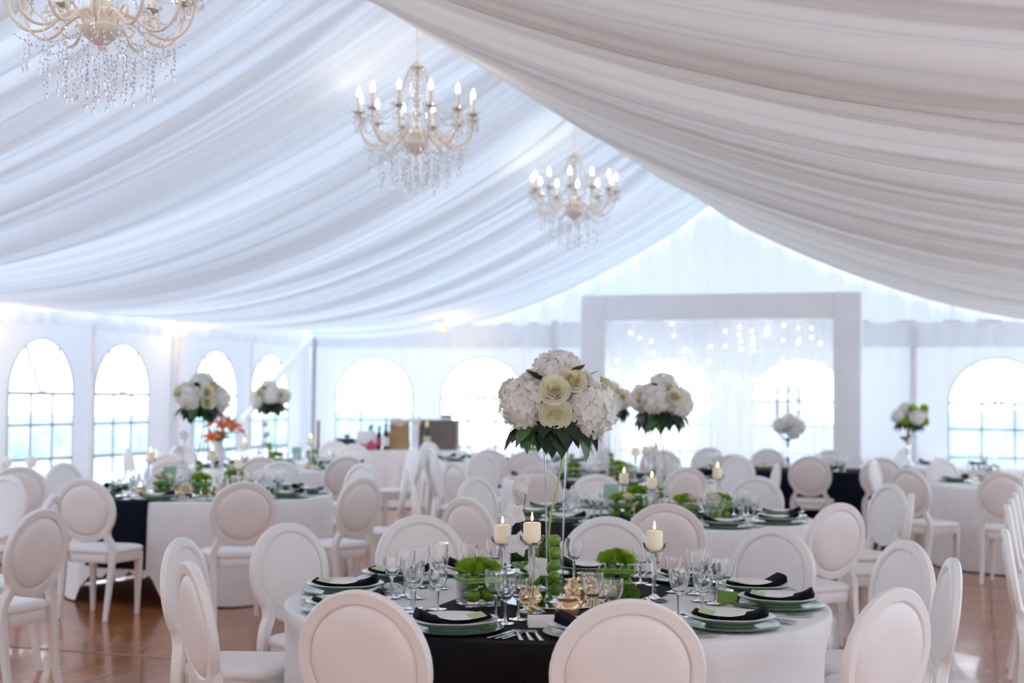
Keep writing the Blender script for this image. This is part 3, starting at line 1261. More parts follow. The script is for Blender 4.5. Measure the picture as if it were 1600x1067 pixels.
def p_plate():
    mb = MB()
    mb.cur = 1
    mb.lathe([(.001, .003), (.070, .003), (.074, 0), (.080, 0), (.084, .006), (.110, .013), (.140, .025), (.1500, .031)], 40)
    mb.cur = 0
    mb.lathe([(.1500, .031), (.1515, .0325), (.149, .034), (.138, .030), (.108, .019), (.085, .011), (.001, .010)], 40)
    return mb.obj('dinner_plate', [M['plate'], M['plate_under']])


def p_charger1():
    return MB().lathe([(.001, 0), (.11, 0), (.150, .003), (.166, .009), (.168, .012), (.163, .012), (.145, .007), (.11, .005), (.001, .005)], 40).obj('charger_plate', M['charger'])


def p_napkin(seed=0):
    mb = MB()

    def fn(u, v):
        s = 2 * v - 1                      # along the length
        a = 2 * PI * u
        wid = 0.048 + 0.012 * s + 0.006 * math.sin(5 * s)
        th = 0.008 + 0.012 * max(0, s) ** 1.5
        if abs(s) > 0.93:
            k = (1 - abs(s)) / 0.07
            wid *= 0.6 + 0.4 * k
            th *= 0.25 + 0.75 * k
        ca, sa = math.cos(a), math.sin(a)
        x = 0.128 * s
        y = math.copysign(abs(ca) ** 0.5, ca) * wid
        lift = 0.020 * abs(s) ** 2.4
        z = 0.013 + lift + th * (1 + math.copysign(abs(sa) ** 0.7, sa)) + 0.0012 * math.sin(14 * s + 3 * y * 20) * (sa > 0)
        return (x, y, z)
    mb.grid(fn, 20, 26, wrap=True)
    vs0 = len(mb.v)
    mb.f.append(tuple(range(19, -1, -1)))
    mb.f.append(tuple(25 * 20 + i for i in range(20)))
    mb.mi += [0, 0]
    return mb.obj('folded_napkin', M['napkin'], sharp=60)


def p_menu():
    mb = MB()

    def prof(s):
        return 0.013 + 0.020 * abs(s) ** 2.4 + 2 * (0.008 + 0.012 * max(0, s) ** 1.5) - 0.0012

    def strip(s0, s1, mi):
        mb.cur = mi
        k = 8
        for i in range(k):
            sa, sb = s0 + (s1 - s0) * i / k, s0 + (s1 - s0) * (i + 1) / k
            za, zb = prof(sa) + .0035, prof(sb) + .0035
            xa, xb = .128 * sa, .128 * sb
            w = 0.052
            mb.add([(xa, -w, za), (xb, -w, zb), (xb, w, zb), (xa, w, za), (xa, -w, za + .0012), (xb, -w, zb + .0012), (xb, w, zb + .0012), (xa, w, za + .0012)],
                   [(3, 2, 1, 0), (4, 5, 6, 7), (0, 1, 5, 4), (2, 3, 7, 6)])
    strip(-0.80, -0.40, 1)
    strip(-0.40, 0.42, 0)
    return mb.obj('menu_card', [M['card'], M['card_green']], sharp=30)


def p_glass(h, rb, hb, rf, name):
    """stemmed glass: total height h, bowl radius rb, bowl height hb, foot radius rf"""
    t = thing(name)
    w = 0.0022
    z0 = h - hb
    outp, inp = [], []
    K = 12
    for i in range(K + 1):
        q = i / K
        a = q * PI * 0.585
        r = rb * math.sin(a) / (1 if a < PI / 2 else 1)
        z = z0 + hb * (1 - math.cos(a)) / (1 - math.cos(PI * 0.585))
        outp.append((max(r, 0.004), z))
    inp = [(max(r - w, 0.0005), z + w * (1.6 if i < 4 else 0.2 if i < K else 0)) for i, (r, z) in enumerate(outp)]
    MB().lathe(outp + list(reversed(inp)), 28).obj('bowl', M['glass'], t)
    MB().lathe([(.0005, z0 - .0005), (.0075, z0 - .001), (.0055, z0 - .014), (.0044, z0 * .5), (.0050, .016), (.0075, .007), (.0005, .007)], 14).obj('stem', M['glass'], t)
    MB().lathe([(.0005, .0068), (.008, .0060), (rf * .6, .0028), (rf, .0016), (rf, .0004), (.0005, .0004)], 28).obj('foot', M['glass'], t)
    return t


def p_fork():
    mb = MB()
    mb.grid(lambda u, v: (0.007 * (u * 2 - 1) * (1 - 0.45 * v), -0.1 + 0.125 * v, 0.003 + 0.004 * v), 3, 8)
    mb.grid(lambda u, v: ((u * 2 - 1) * (0.0035 + 0.009 * min(1, v * 1.6)), 0.025 + 0.035 * v, 0.007 - 0.004 * v), 4, 6)
    for k in (-1, -0.33, 0.33, 1):
        mb.box((k * 0.0105, 0.08, 0.003), (0.0032, 0.042, 0.0022))
    mb.box((0, -0.055, 0.0025), (0.011, 0.09, 0.003), bev=0.001)
    return mb.obj('fork', M['steel'])


def p_knife():
    mb = MB()
    mb.box((0, -0.06, 0.003), (0.011, 0.085, 0.005), bev=0.0015)
    mb.add([(-0.006, -0.018, .001), (0.006, -0.018, .001), (0.007, .07, .001), (-.003, .105, .001), (-.006, .09, .001), (-0.006, -0.018, .004), (0.006, -0.018, .004), (0.007, .07, .0025), (-.003, .105, .0025), (-.006, .09, .0025)],
           [(4, 3, 2, 1, 0), (5, 6, 7, 8, 9), (0, 1, 6, 5), (1, 2, 7, 6), (2, 3, 8, 7), (3, 4, 9, 8), (4, 0, 5, 9)])
    return mb.obj('table_knife', M['steel'])


def p_placecard(mat):
    mb = MB()
    w = .045
    mb.add([(-w, -.022, 0), (w, -.022, 0), (w, 0, .04), (-w, 0, .04), (w, .022, 0), (-w, .022, 0)], [(0, 1, 2, 3), (3, 2, 4, 5)])
    return mb.obj('place_card', M[mat], smooth=False)


CHG, PLT, NAP, MENU = single(p_charger1), single(p_plate), single(p_napkin), single(p_menu)
G_L = Proto(p_glass(.172, .039, .090, .037, 'wine_glass'))
G_M = Proto(p_glass(.155, .0365, .081, .034, 'wine_glass'))
G_S = Proto(p_glass(.140, .0345, .073, .033, 'wine_glass'))
FORK, KNIFE = single(p_fork), single(p_knife)
PC_W, PC_G = single(lambda: p_placecard('card')), single(lambda: p_placecard('card_leaf'))


def setting(key, th, lab, r=0.83, cutlery=True, glasses=3, napkin=True, z=Z_TOP):
    """place setting at angle th round a table; local +Y points at the centre"""
    t = TABLES[key]
    c = t['c'] + V((math.cos(th), math.sin(th), 0)) * r
    rz = th + PI / 2
    rm = Matrix.Rotation(rz, 3, 'Z')
    ph = t['phrase']
    lift = 0.0045

    def at(x, y, dz=0.0):
        p = c + rm @ V((x, y, 0))
        return (p.x, p.y, z + lift + dz)
    CHG.put(at(0, 0), rz, 'sage green charger, %s seat, %s' % (lab, ph), 'charger plate', 'sage chargers')
    PLT.put(at(0, 0, .0055), rz, 'ivory dinner plate, %s seat, %s' % (lab, ph), 'plate', 'ivory dinner plates')
    if napkin:
        tw = random.uniform(-.32, .32) - rz + (PI if random.random() < .4 else 0)
        NAP.put(at(0, 0, .0065), rz + tw, 'black curled napkin, %s seat, %s' % (lab, ph), 'napkin', 'black napkins')
        MENU.put(at(0, 0, .0065), rz + tw, 'white menu card, %s seat, %s' % (lab, ph), 'menu card', 'menu cards')
    if glasses >= 1:
        G_L.put(at(.020 + random.uniform(-.015, .015), .235 + random.uniform(-.015, .015)), 0, 'tallest stemmed glass, %s seat, %s' % (lab, ph), 'wine glass', 'stemmed glasses')
    if glasses >= 2:
        G_M.put(at(.105 + random.uniform(-.012, .012), .205 + random.uniform(-.012, .012)), 0, 'middle-sized stemmed glass, %s seat, %s' % (lab, ph), 'wine glass', 'stemmed glasses')
    if glasses >= 3:
        G_S.put(at(.085 + random.uniform(-.010, .010), .300 + random.uniform(-.010, .010)), 0, 'smallest stemmed glass, %s seat, %s' % (lab, ph), 'wine glass', 'stemmed glasses')
    if cutlery:
        for i, nm in enumerate(('inner', 'middle', 'outer')):
            a = th
            FORK.put(at(-.190 - .029 * i, -.015 + .006 * i), rz + random.uniform(-.04, .04), '%s steel fork, %s seat, %s' % (nm, lab, ph), 'fork', 'steel forks')
            KNIFE.put(at(.188 + .024 * i, -.01 + .006 * i), rz + random.uniform(-.04, .04), '%s steel knife, %s seat, %s' % (nm, lab, ph), 'knife', 'steel knives')


for p in t1_pos:
    d = p - TABLES['T1']['c']
    setting('T1', math.atan2(d.y, d.x), hour('T1', p, 'set'))


def ring_settings(key, n, off, cut, gl, skip=(), r=0.83):
    for i in range(n):
        if i in skip:
            continue
        th = off + 2 * PI * i / n
        p = TABLES[key]['c'] + V((math.cos(th), math.sin(th), 0))
        setting(key, th, hour(key, p, 'set'), r, cut, gl)


ring_settings('T2', 10, R_(-100), True, 3)
ring_settings('T3', 10, R_(-67), True, 3)
ring_settings('T4', 10, R_(-80), False, 3, skip=(7,))
ring_settings('T5', 10, R_(-118), False, 3)
ring_settings('T7', 10, R_(-110), False, 3, skip=(9, 8, 0))
ring_settings('T9', 8, R_(-100), False, 2)
ring_settings('T11', 8, R_(-150), False, 2, skip=(0, 2, 3, 4, 7))
# head table settings along both long sides
for side, nm in ((-1, 'camera-side'), (1, 'backdrop-side')):
    for i, xx in enumerate((-0.85, 0.32, 0.85)):
        p = HT.location + Matrix.Rotation(TENT_RZ, 3, 'Z') @ V((xx, side * 0.40, 0))
        wh = ('end nearest the aisle', 'middle', 'end by the wall post')[i]
        rz = TENT_RZ + (0 if side < 0 else PI)
        zz = Z_TOP + .002
        CHG.put((p.x, p.y, zz), rz, 'sage charger on the navy head table, %s %s' % (nm, wh), 'charger plate', 'sage chargers')
        PLT.put((p.x, p.y, zz + .0055), rz, 'ivory plate on the navy head table, %s %s' % (nm, wh), 'plate', 'ivory dinner plates')
        NAP.put((p.x, p.y, zz + .0065), rz, 'black napkin on the navy head table, %s %s' % (nm, wh), 'napkin', 'black napkins')
        for k, (gg, sz) in enumerate(((G_L, 'tallest'), (G_M, 'smaller'))):
            q = p + Matrix.Rotation(rz, 3, 'Z') @ V((.10 + .085 * k, .20 - .03 * k, 0))
            gg.put((q.x, q.y, zz), 0, '%s stemmed glass on the navy head table, %s %s' % (sz, nm, wh), 'wine glass', 'stemmed glasses')


# ------------------------------------------------------------------ flowers
def frame_of(n):
    n = V(n).normalized()
    x = n.orthogonal().normalized()
    y = n.cross(x)
    return x, y, n


def hydrangea(mb, c, r, florets=110, ps=0.0225, keep=None):
    c = V(c)
    ga = PI * (3 - math.sqrt(5))
    for i in range(florets):
        z = 1 - 2 * (i + .5) / florets
        rr = math.sqrt(1 - z * z)
        n = V((rr * math.cos(ga * i), rr * math.sin(ga * i), z))
        if keep and n.dot(V(keep)) < -0.45:
            continue
        n2 = (n + V((random.uniform(-.35, .35), random.uniform(-.35, .35), random.uniform(-.35, .35)))).normalized()
        p = c + n * r * random.uniform(.86, 1.04)
        x, y, w = frame_of(n2)
        a0 = random.uniform(0, PI)
        s = ps * random.uniform(.85, 1.15)
        for k in range(4):
            a = a0 + k * PI / 2 + random.uniform(-.1, .1)
            e = x * math.cos(a) + y * math.sin(a)
            f = w.cross(e)
            cup = random.uniform(.15, .55)
            q = [p + w * .001, p + e * s * .5 - f * s * .48 + w * s * cup * .3, p + e * s * 1.0 - f * s * .36 + w * s * cup * .75, p + e * s * 1.12 + w * s * cup * .6,
                 p + e * s * 1.0 + f * s * .36 + w * s * cup * .75, p + e * s * .5 + f * s * .48 + w * s * cup * .3, p + e * s * .6 + w * s * cup * .12]
            mb.add(q, [(6, 0, 1), (6, 1, 2), (6, 2, 3), (6, 3, 4), (6, 4, 5), (6, 5, 0)])
    mb.ball(c, r * .80, 14, 9)


def rose(mb, c, axis, R):
    c = V(c)
    x, y, w = frame_of(axis)
    layers = [(0.13, .50, 2), (0.27, .56, 3), (0.43, .56, 3), (.60, .50, 4), (.78, .38, 4), (.96, .18, 5), (1.12, -.12, 5)]
    for li, (rr, top, npet) in enumerate(layers):
        mb.cur = (1, 2, 1, 2, 0, 2, 0)[li]  # petal layers alternate in tone, putting crevice shade into the colour
        for k in range(npet):
            a0 = 2 * PI * k / npet + li * 1.1
            span = PI / npet * 1.35

            def fn(u, v):
                a = a0 + (u * 2 - 1) * span
                edge = 1 - 0.25 * abs(u * 2 - 1) ** 2
                rad = R * (rr * (0.55 + 0.45 * v ** 0.8) + (0.06 + .16 * rr ** 2) * max(0, v - .7) * 3.3 + .07 * (u - .5))
                h = R * (-0.55 + (top + .55) * v * edge)
                return c + x * (rad * math.cos(a)) + y * (rad * math.sin(a)) + w * h
            mb.grid(fn, 6, 5)
    mb.cur = 1
    mb.ball(c - w * R * .45, R * .55, 10, 6)
    mb.cur = 0


def leaf(mb, base, direction, up, L, w=0.6, lobes=True):
    """pointed ivy-like leaf"""
    d = V(direction).normalized()
    u = V(up)
    u = (u - d * u.dot(d)).normalized()
    s = d.cross(u)
    prof = [(0, .03), (.12, .30), (.22, .46 if lobes else .34), (.34, .30 if lobes else .40), (.5, .36), (.66, .26), (.84, .12), (1.0, 0.0)]
    b = V(base)
    vs, fs = [], []
    bend = random.uniform(.1, .35)
    for t, hw_ in prof:
        drop = -bend * t * t * L
        m = b + d * t * L + u * drop
        vs += [m - s * hw_ * w * L + u * .10 * hw_ * L, m, m + s * hw_ * w * L + u * .10 * hw_ * L]
    for i in range(len(prof) - 1):
        a = i * 3
        fs += [(a, a + 1, a + 4, a + 3), (a + 1, a + 2, a + 5, a + 4)]
    mb.add(vs, fs)


def make_bouquet(kind='white'):
    t = thing('flower_arrangement')
    mb = MB().ball((0, 0, -.02), .085, 14, 9)
    mb.obj('foliage_core', M['leaf'], t)
    heads = [((-.112, -.055, -.010), .096), ((.116, -.055, -.028), .104), ((.005, -.015, .098), .090), ((.065, .10, .02), .090), ((-.075, .10, .02), .090)]
    for c, r in heads:
        mb = MB()
        hydrangea(mb, c, r, 120)
        mb.obj('hydrangea', M['hyd'], t, sharp=None)
    roses = [((-.012, -.150, .045), (-.1, -1, .35), .044, 'rose'), ((-.006, -.150, -.045), (0, -1, .05), .046, 'rose_g'), ((.058, -.115, .085), (.3, -1, .7), .042, 'rose'),
             ((-.190, .02, .04), (-1, .1, .4), .042, 'rose'), ((.195, .03, .05), (1, .1, .4), .042, 'rose_g'), ((0, .18, .03), (0, 1, .3), .044, 'rose'), ((-.10, -.02, .09), (-.6, -.4, .8), .04, 'rose_g'), ((.10, .02, .10), (.6, .2, .9), .04, 'rose')]
    for c, ax, r, m in roses:
        mb = MB()
        rose(mb, c, ax, r)
        mb.obj('rose', [M[m], M['rose_in'], M['rose_mid']], t, sharp=None)
    for i in range(13):
        a = 2 * PI * i / 13 + random.uniform(-.2, .2)
        mb = MB()
        for k in range(5):
            aa = a + random.uniform(-.3, .3)
            r0 = random.uniform(.05, .12)
            base = (r0 * math.cos(aa), r0 * math.sin(aa), random.uniform(-.085, -.045))
            d = (math.cos(aa) * random.uniform(.5, 1.0), math.sin(aa) * random.uniform(.5, 1.0), random.uniform(-1.1, -.25))
            leaf(mb, base, d, (math.cos(aa), math.sin(aa), 1.2), random.uniform(.095, .150), .9)
        mb.obj('foliage', M['leaf'] if i % 4 else M['leaf2'], t, sharp=None)
    mb = MB()
    for a, zz in ((2.2, .11), (.3, .10), (4.0, .10), (5.3, .12), (4.71, .005), (4.5, .0)):
        leaf(mb, (.10 * math.cos(a), .10 * math.sin(a), zz - .02), (math.cos(a), math.sin(a), .7), (0, 0, 1), .09, .7)
    mb.obj('foliage', M['leaf'], t, sharp=None)
    return Proto(t)


def p_vase():
    t = thing('trumpet_vase')
    prof = [(.001, .012), (.031, .012), (.031, .03), (.0312, .10), (.032, .20), (.034, .32), (.038, .44), (.043, .54), (.049, .61), (.053, .635)]
    outer = [(.001, 0), (.038, 0), (.039, .006), (.034, .012)] + [(r + .0025, z) for r, z in prof[2:]]
    MB().lathe(outer + [(r, z) for r, z in reversed(prof)], 32).obj('vase_body', M['tglass'], t)
    MB().lathe([(.001, .014), (.0300, .014), (.0300, .09), (.001, .0905)], 24).obj('water', M['water'], t)
    return t


def p_stem():
    mb = MB()
    pts = []
    for i in range(46):
        q = i / 45
        a = 4.2 * q + .5
        r = .020 + .007 * q
        pts.append((r * math.cos(a * 1.3), r * math.sin(a * 1.3), .02 + .60 * q))
    mb.tube(pts, .0042, 6)
    return mb.obj('curling_grass_blade', M['grass'])


def p_apple():
    t = thing('green_apple')

    def fn(u, v):
        a, b = 2 * PI * u, PI * (v - .5)
        r = .0285 * math.cos(b) * (1 + .05 * math.sin(b))
        z = .027 * math.sin(b) - .007 * math.exp(-(r / .009) ** 2) * (1 if b > 0 else -1)
        return (r * math.cos(a), r * math.sin(a), z + .027)
    MB().grid(fn, 18, 12, wrap=True).obj('fruit', M['apple'], t)
    MB().tube([(0, 0, .045), (.002, 0, .056)], .0012, 5).obj('stem', M['twig'], t)
    return t


def p_cube():
    t = thing('cube_vase')
    w, h, th = .066, .105, .003
    mb = MB()
    mb.box((0, 0, .004), (w * 2, w * 2, .008), bev=.001)
    for sx_, sy_ in ((1, 0), (-1, 0), (0, 1), (0, -1)):
        mb.box((sx_ * (w - th / 2), sy_ * (w - th / 2), .008 + (h - .008) / 2), (th if sx_ else 2 * w - 2 * th - .0005, th if sy_ else 2 * w, h - .008))
    mb.obj('glass_box', M['tglass'], t, sharp=20)
    mb = MB()
    for zz, dw in ((.088, .003), (.098, .004)):
        L = w + dw
        mb.tube([(-L, -L, zz), (0, -L, zz + .002), (L, -L, zz - .002), (L, 0, zz), (L, L, zz), (0, L, zz + .001), (-L, L, zz), (-L, 0, zz - .001), (-L, -L, zz)], .0052, 6)
    mb.obj('leaf_band', M['band'], t)
    return t


def p_mum():
    t = thing('green_chrysanthemum')
    mb = MB()
    ga = PI * (3 - math.sqrt(5))
    N = 210
    for i in range(N):
        q = (i + .5) / N
        el = PI / 2 - q * 1.75
        a = ga * i
        n = V((math.cos(el) * math.cos(a), math.cos(el) * math.sin(a), math.sin(el)))
        L = .036 + .014 * q + random.uniform(-.008, .004)
        s = n.orthogonal().normalized()
        up = n.cross(s)
        b0 = n * .006
        curl = V((0, 0, 1)) * .010 * q
        m = n * L * .6 + V((0, 0, .004)) * (1 - q)
        e = n * L + curl
        wd = .0023
        mb.add([b0 - s * .0015, b0 + s * .0015, m + s * wd, e + s * wd * .5, e - s * wd * .5, m - s * wd, m + up * wd * .6], [(0, 1, 6), (1, 2, 6), (2, 3, 6), (3, 4, 6), (4, 5, 6), (5, 0, 6)])
    mb.obj('petals', M['mum'], t, sharp=None)
    MB().lathe([(.001, -.018), (.004, -.018), (.006, -.006), (.014, .002), (.001, .006)], 10).obj('stem', M['leaf2'], t)
    return t


def p_small_rose():
    t = thing('ivory_rose')
    mb = MB()
    rose(mb, (0, 0, .02), (0, -.25, 1), .034)
    mb.obj('petals', [M['rose'], M['rose_in'], M['rose_mid']], t, sharp=None)
    mb = MB()
    for k in range(4):
        a = k * PI / 2 + .4
        leaf(mb, (.01 * math.cos(a), .01 * math.sin(a), .004), (math.cos(a), math.sin(a), -.15), (0, 0, 1), .036, .6, False)
    mb.obj('leaf', M['leaf2'], t, sharp=None)
    return t


def p_moss():
    mb = MB()
    ga = PI * (3 - math.sqrt(5))
    mb.ball((0, 0, .04), .037, 18, 12)
    for i in range(620):
        z = 1 - 2 * (i + .5) / 620
        r = math.sqrt(1 - z * z)
        n = V((r * math.cos(ga * i), r * math.sin(ga * i), z))
        x = n.orthogonal().normalized()
        y = n.cross(x)
        b = V((0, 0, .04)) + n * .035
        tip = b + n * random.uniform(.005, .010) + x * random.uniform(-.004, .004) + y * random.uniform(-.004, .004)
        mb.add([b + x * .0022, b - x * .0014 + y * .0016, b - x * .0014 - y * .0016, tip], [(0, 1, 3), (1, 2, 3), (2, 0, 3)])
    return mb.obj('moss_ball', M['moss'], sharp=None)


def p_holder(h, name='candle_holder'):
    t = thing(name)
    MB().lathe([(.0005, 0), (.050, 0), (.052, .002), (.046, .006), (.022, .014), (.008, .024), (.0005, .024)], 32).obj('foot', M['glass'], t)
    MB().lathe([(.0005, .0245), (.0085, .0245), (.0070, .05), (.0095, h * .6), (.0135, h - .036), (.011, h - .018), (.0005, h - .018)], 16).obj('stem', M['glass'], t)
    MB().lathe([(.0005, h - .0175), (.010, h - .0175), (.030, h - .010), (.043, h + .006), (.0455, h + .022), (.0435, h + .022), (.041, h + .008), (.030, h - .003), (.0005, h - .004)], 32).obj('cup', M['cupglass'], t)
    return t


def p_candle():
    t = thing('pillar_candle')
    r, h = .0315, .070
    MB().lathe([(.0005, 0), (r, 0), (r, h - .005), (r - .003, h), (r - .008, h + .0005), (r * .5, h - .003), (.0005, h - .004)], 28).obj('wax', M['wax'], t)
    MB().tube([(0, 0, h - .004), (.0006, 0, h + .004), (.0012, 0, h + .009)], .0009, 5).obj('wick', M['wick'], t)
    MB().lathe([(.0003, h + .005), (.0028, h + .009), (.0040, h + .014), (.0036, h + .020), (.0020, h + .028), (.0003, h + .037)], 12).obj('flame', M['flame'], t)
    return t


def p_votive():
    t = thing('tealight_jar')
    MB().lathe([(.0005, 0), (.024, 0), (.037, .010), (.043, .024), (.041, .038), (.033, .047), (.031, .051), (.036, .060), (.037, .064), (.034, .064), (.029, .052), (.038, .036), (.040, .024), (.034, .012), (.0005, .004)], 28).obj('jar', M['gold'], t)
    MB().lathe([(.0005, .006), (.018, .006), (.018, .022), (.0005, .0222)], 14).obj('tealight', M['wax'], t)
    MB().lathe([(.0003, .023), (.005, .029), (.004, .038), (.0003, .052)], 10).obj('flame', M['glow'], t)
    return t


def p_orchid():
    t = thing('orchid_spray')
    path = catmull([(.0, .0, .0), (-.015, 0, .12), (-.05, -.01, .26), (-.035, -.01, .38), (-.03, 0, .46)], 6)
    MB().tube(path, .0016, 5).obj('stem', M['twig'], t)
    for i, (c, r) in enumerate((((-.045, -.015, .44), .045), ((-.075, -.01, .325), .050), ((-.06, -.02, .215), .052), ((.010, -.03, .13), .052))):
        mb = MB()
        c = V(c)
        face = V((-.5 + .3 * i, -1, .15)).normalized()
        x, y, w = frame_of(face)
        for k in range(5):
            a = k * 2 * PI / 5 + .6 * i
            e = x * math.cos(a) + y * math.sin(a)
            f = w.cross(e)
            wd = .52 if k % 2 else .36

            def fn(u, v, e=e, f=f, wd=wd):
                hw_ = wd * r * math.sin(PI * min(1, .12 + .88 * v) ** .8) if v < 1 else 0
                return c + e * r * v + f * (u * 2 - 1) * hw_ + w * (.25 * r * math.sin(v * 2.2) - .2 * r * (u * 2 - 1) ** 2 * v)
            mb.grid(fn, 5, 6)
        mb.obj('flower', M['orchid'], t, sharp=None)
    return t


def p_mirror():
    return MB().lathe([(.0005, 0), (.19, 0), (.192, .003), (.190, .006), (.0005, .006)], 48).obj('mirror_plate', M['mirror'])


BOUQ = make_bouquet()
VASE, STEM, APPLE, CUBE, MUM, ROSE, MOSS = [Proto(f()) for f in (p_vase, p_stem, p_apple, p_cube, p_mum, p_small_rose, p_moss)]
H_T, H_M = Proto(p_holder(.250)), Proto(p_holder(.195))
CANDLE, VOTIVE, ORCHID, MIRROR = Proto(p_candle()), Proto(p_votive()), Proto(p_orchid()), Proto(p_mirror())
ZT = Z_TOP + .0045
CAP_LAMPS = []


def centrepiece(key, vase_xy, items, rz=0.0, bouquet_dz=0.0):
    """tall vase with flowers plus the small pieces standing round it"""
    ph = TABLES[key]['phrase']
    x, y = vase_xy
    MIRROR.put((x, y, ZT), 0, 'round mirror plate under the tall vase on the %s' % ph, 'mirror plate', 'round mirror plates')
    z0 = ZT + .0065
    VASE.put((x, y, z0), rz, 'tall clear trumpet vase on the %s' % ph, 'vase', 'tall trumpet vases')
    STEM.put((x, y, z0), rz + .6, 'green grass blade inside the tall vase on the %s' % ph, 'grass blade', 'curling grass blades')
    for i in range(5):
        APPLE.put((x + .002 * math.cos(2.4 * i), y + .002 * math.sin(2.4 * i), z0 + .016 + .046 * i), i * 1.3, 'green apple, %s from bottom, in tall vase on the %s' % (('first', 'second', 'third', 'fourth', 'fifth')[i], ph), 'apple', 'apples stacked in tall vases', .88)
    BOUQ.put((x, y, z0 + .742 + bouquet_dz), rz, 'round bouquet of white hydrangeas and cream roses on the %s' % ph, 'flower arrangement', 'hydrangea bouquets')
    ORCHID.put((x - .078, y - .045, ZT + .0065), rz, 'white orchid spray climbing the tall vase on the %s' % ph, 'orchid', 'orchid sprays')
    small(key, items)


def small(key, items):
    ph = TABLES[key]['phrase']
    cnt = {}
    tot = {}
    for it in items:
        tot[it[0]] = tot.get(it[0], 0) + 1
    ordn = ('nearest', 'second nearest', 'third nearest', 'fourth nearest', 'fifth nearest', 'sixth nearest')
    items = sorted(items, key=lambda q: q[2])
    for it in items:
        k, x, y = it[:3]
        i = cnt[k] = cnt.get(k, -1) + 1
        rz = it[3] if len(it) > 3 else 0.0
        w = (ordn[i] + ' to camera ') if tot[k] > 1 else ''
        if k in ('HT', 'HM'):
            pr, h, nm = {'HT': (H_T, .250, 'taller'), 'HM': (H_M, .195, 'shorter')}[k]
            pr.put((x, y, ZT), 0, '%s glass candle holder, %son the %s' % (nm, w, ph), 'candle holder', 'glass candle holders')
            CANDLE.put((x, y, ZT + h - .0025), 0, 'lit ivory candle in %s holder, %son %s' % (nm, w, ph), 'candle', 'ivory candles')
        elif k == 'V':
            VOTIVE.put((x, y, ZT + .007 * (len(it) > 4)), 0, 'gold mercury-glass tealight jar, %son the %s' % (w, ph), 'tealight jar', 'gold tealight jars')
        elif k == 'M':
            MOSS.put((x, y, ZT + (it[4] if len(it) > 4 else 0)), 0, 'dark green moss ball, %son the %s' % (w, ph), 'moss ball', 'moss balls')
        elif k == 'D':
            CUBE.put((x, y, ZT), rz, 'square vase topped with moss balls on the %s' % ph, 'vase', 'square glass vases')
            rm = Matrix.Rotation(rz, 3, 'Z')
            for j, (ax_, ay_) in enumerate(((-.0315, -.0315), (.0315, -.0315), (-.0315, .0315), (.0315, .0315))):
                q = rm @ V((ax_, ay_, 0))
                wh = ('front left', 'front right', 'back left', 'back right')[j]
                APPLE.put((x + q.x, y + q.y, ZT + .009), j, '%s lower apple, moss-topped vase on %s' % (wh, ph), 'apple', 'apples in square vases')
                APPLE.put((x + q.x, y + q.y, ZT + .0585), j + 2, '%s upper apple, moss-topped vase on %s' % (wh, ph), 'apple', 'apples in square vases', .94)
            MOSS.put((x - .052, y - .01, ZT + .111), 0, 'dark moss ball on square vase, further from the middle, on %s' % ph, 'moss ball', 'moss balls', 1.12)
            MOSS.put((x + .052, y - .02, ZT + .108), 1, 'dark moss ball on square vase, beside the tall vase, on %s' % ph, 'moss ball', 'moss balls', 1.12)
            ROSE.put((x + .01, y + .075, ZT + .122), 0, 'ivory rose behind the moss balls on %s' % ph, 'rose', 'roses in square vases')
        elif k == 'B':
            CUBE.put((x, y, ZT), rz, 'square vase of green apples, %son the %s' % (w, ph), 'vase', 'square glass vases')
            MUM.put((x, y, ZT + .140), rz + .5, 'topmost lime chrysanthemum, square vase, %son %s' % (w, ph), 'chrysanthemum', 'lime chrysanthemums in square vases')
            rm = Matrix.Rotation(rz, 3, 'Z')
            for j, (ax_, ay_) in enumerate(((-.0315, -.0315), (.0315, -.0315), (-.0315, .0315), (.0315, .0315))):
                q = rm @ V((ax_, ay_, 0))
                wh = ('front left', 'front right', 'back left', 'back right')[j]
                APPLE.put((x + q.x, y + q.y, ZT + .009), j, '%s lower apple, square vase, %son %s' % (wh, w, ph), 'apple', 'apples in square vases')
                APPLE.put((x + q.x, y + q.y, ZT + .0585), j + 2, '%s upper apple, square vase, %son %s' % (wh, w, ph), 'apple', 'apples in square vases', .94)
                if len(it) > 4 and j in it[4]:
                    ROSE.put((x + q.x, y + q.y, ZT + .128), rz, '%s ivory rose, square vase, %son %s' % (wh, w, ph), 'rose', 'roses in square vases')
                else:
                    MUM.put((x + q.x * 1.12, y + q.y * 1.12, ZT + .126), rz + j, '%s lime chrysanthemum, square vase, %son %s' % (wh, w, ph), 'chrysanthemum', 'lime chrysanthemums in square vases')
        elif k == 'R':
            ROSE.put((x, y, ZT + (it[4] if len(it) > 4 else 0.004)), 0, 'ivory rose head, %slying on the %s' % (w, ph), 'rose', 'loose ivory roses')


def tp(px, py, h=0.0):
    p = PZ(px, py, ZT + h)
    return p.x, p.y


vx, vy = PZ(866, 941, ZT).x, PZ(866, 941, ZT).y
bx1, by1 = tp(747, 944)
bx2, by2 = tp(972, 927)
bx3, by3 = tp(838, 920)
h1 = tp(830, 956)
h2 = (PZ(785, 838, 1.02).x, PZ(785, 838, 1.02).y)
h2 = tp(784, 925)
h3 = tp(1022, 938)
centrepiece('T1', (vx, vy), [
    ('B', bx1, by1, .35), ('B', bx2 - .02, by2, -.15, (3,)), ('D', bx3, by3, .5),
    ('HT', *h1), ('HM', *h2), ('HM', *h3),
    ('V', *tp(829, 947), 0, 1), ('V', *tp(886, 962)), ('V', *tp(897, 931)), ('V', *tp(931, 942)), ('V', *tp(915, 920)),
    ('M', *tp(984, 946)),
    ('R', *tp(955, 935)),
], 0.0)
PC_W.put((*tp(845, 979), ZT), .1, 'white tented place card between the forks and plate of the nearest table', 'place card', 'place cards')
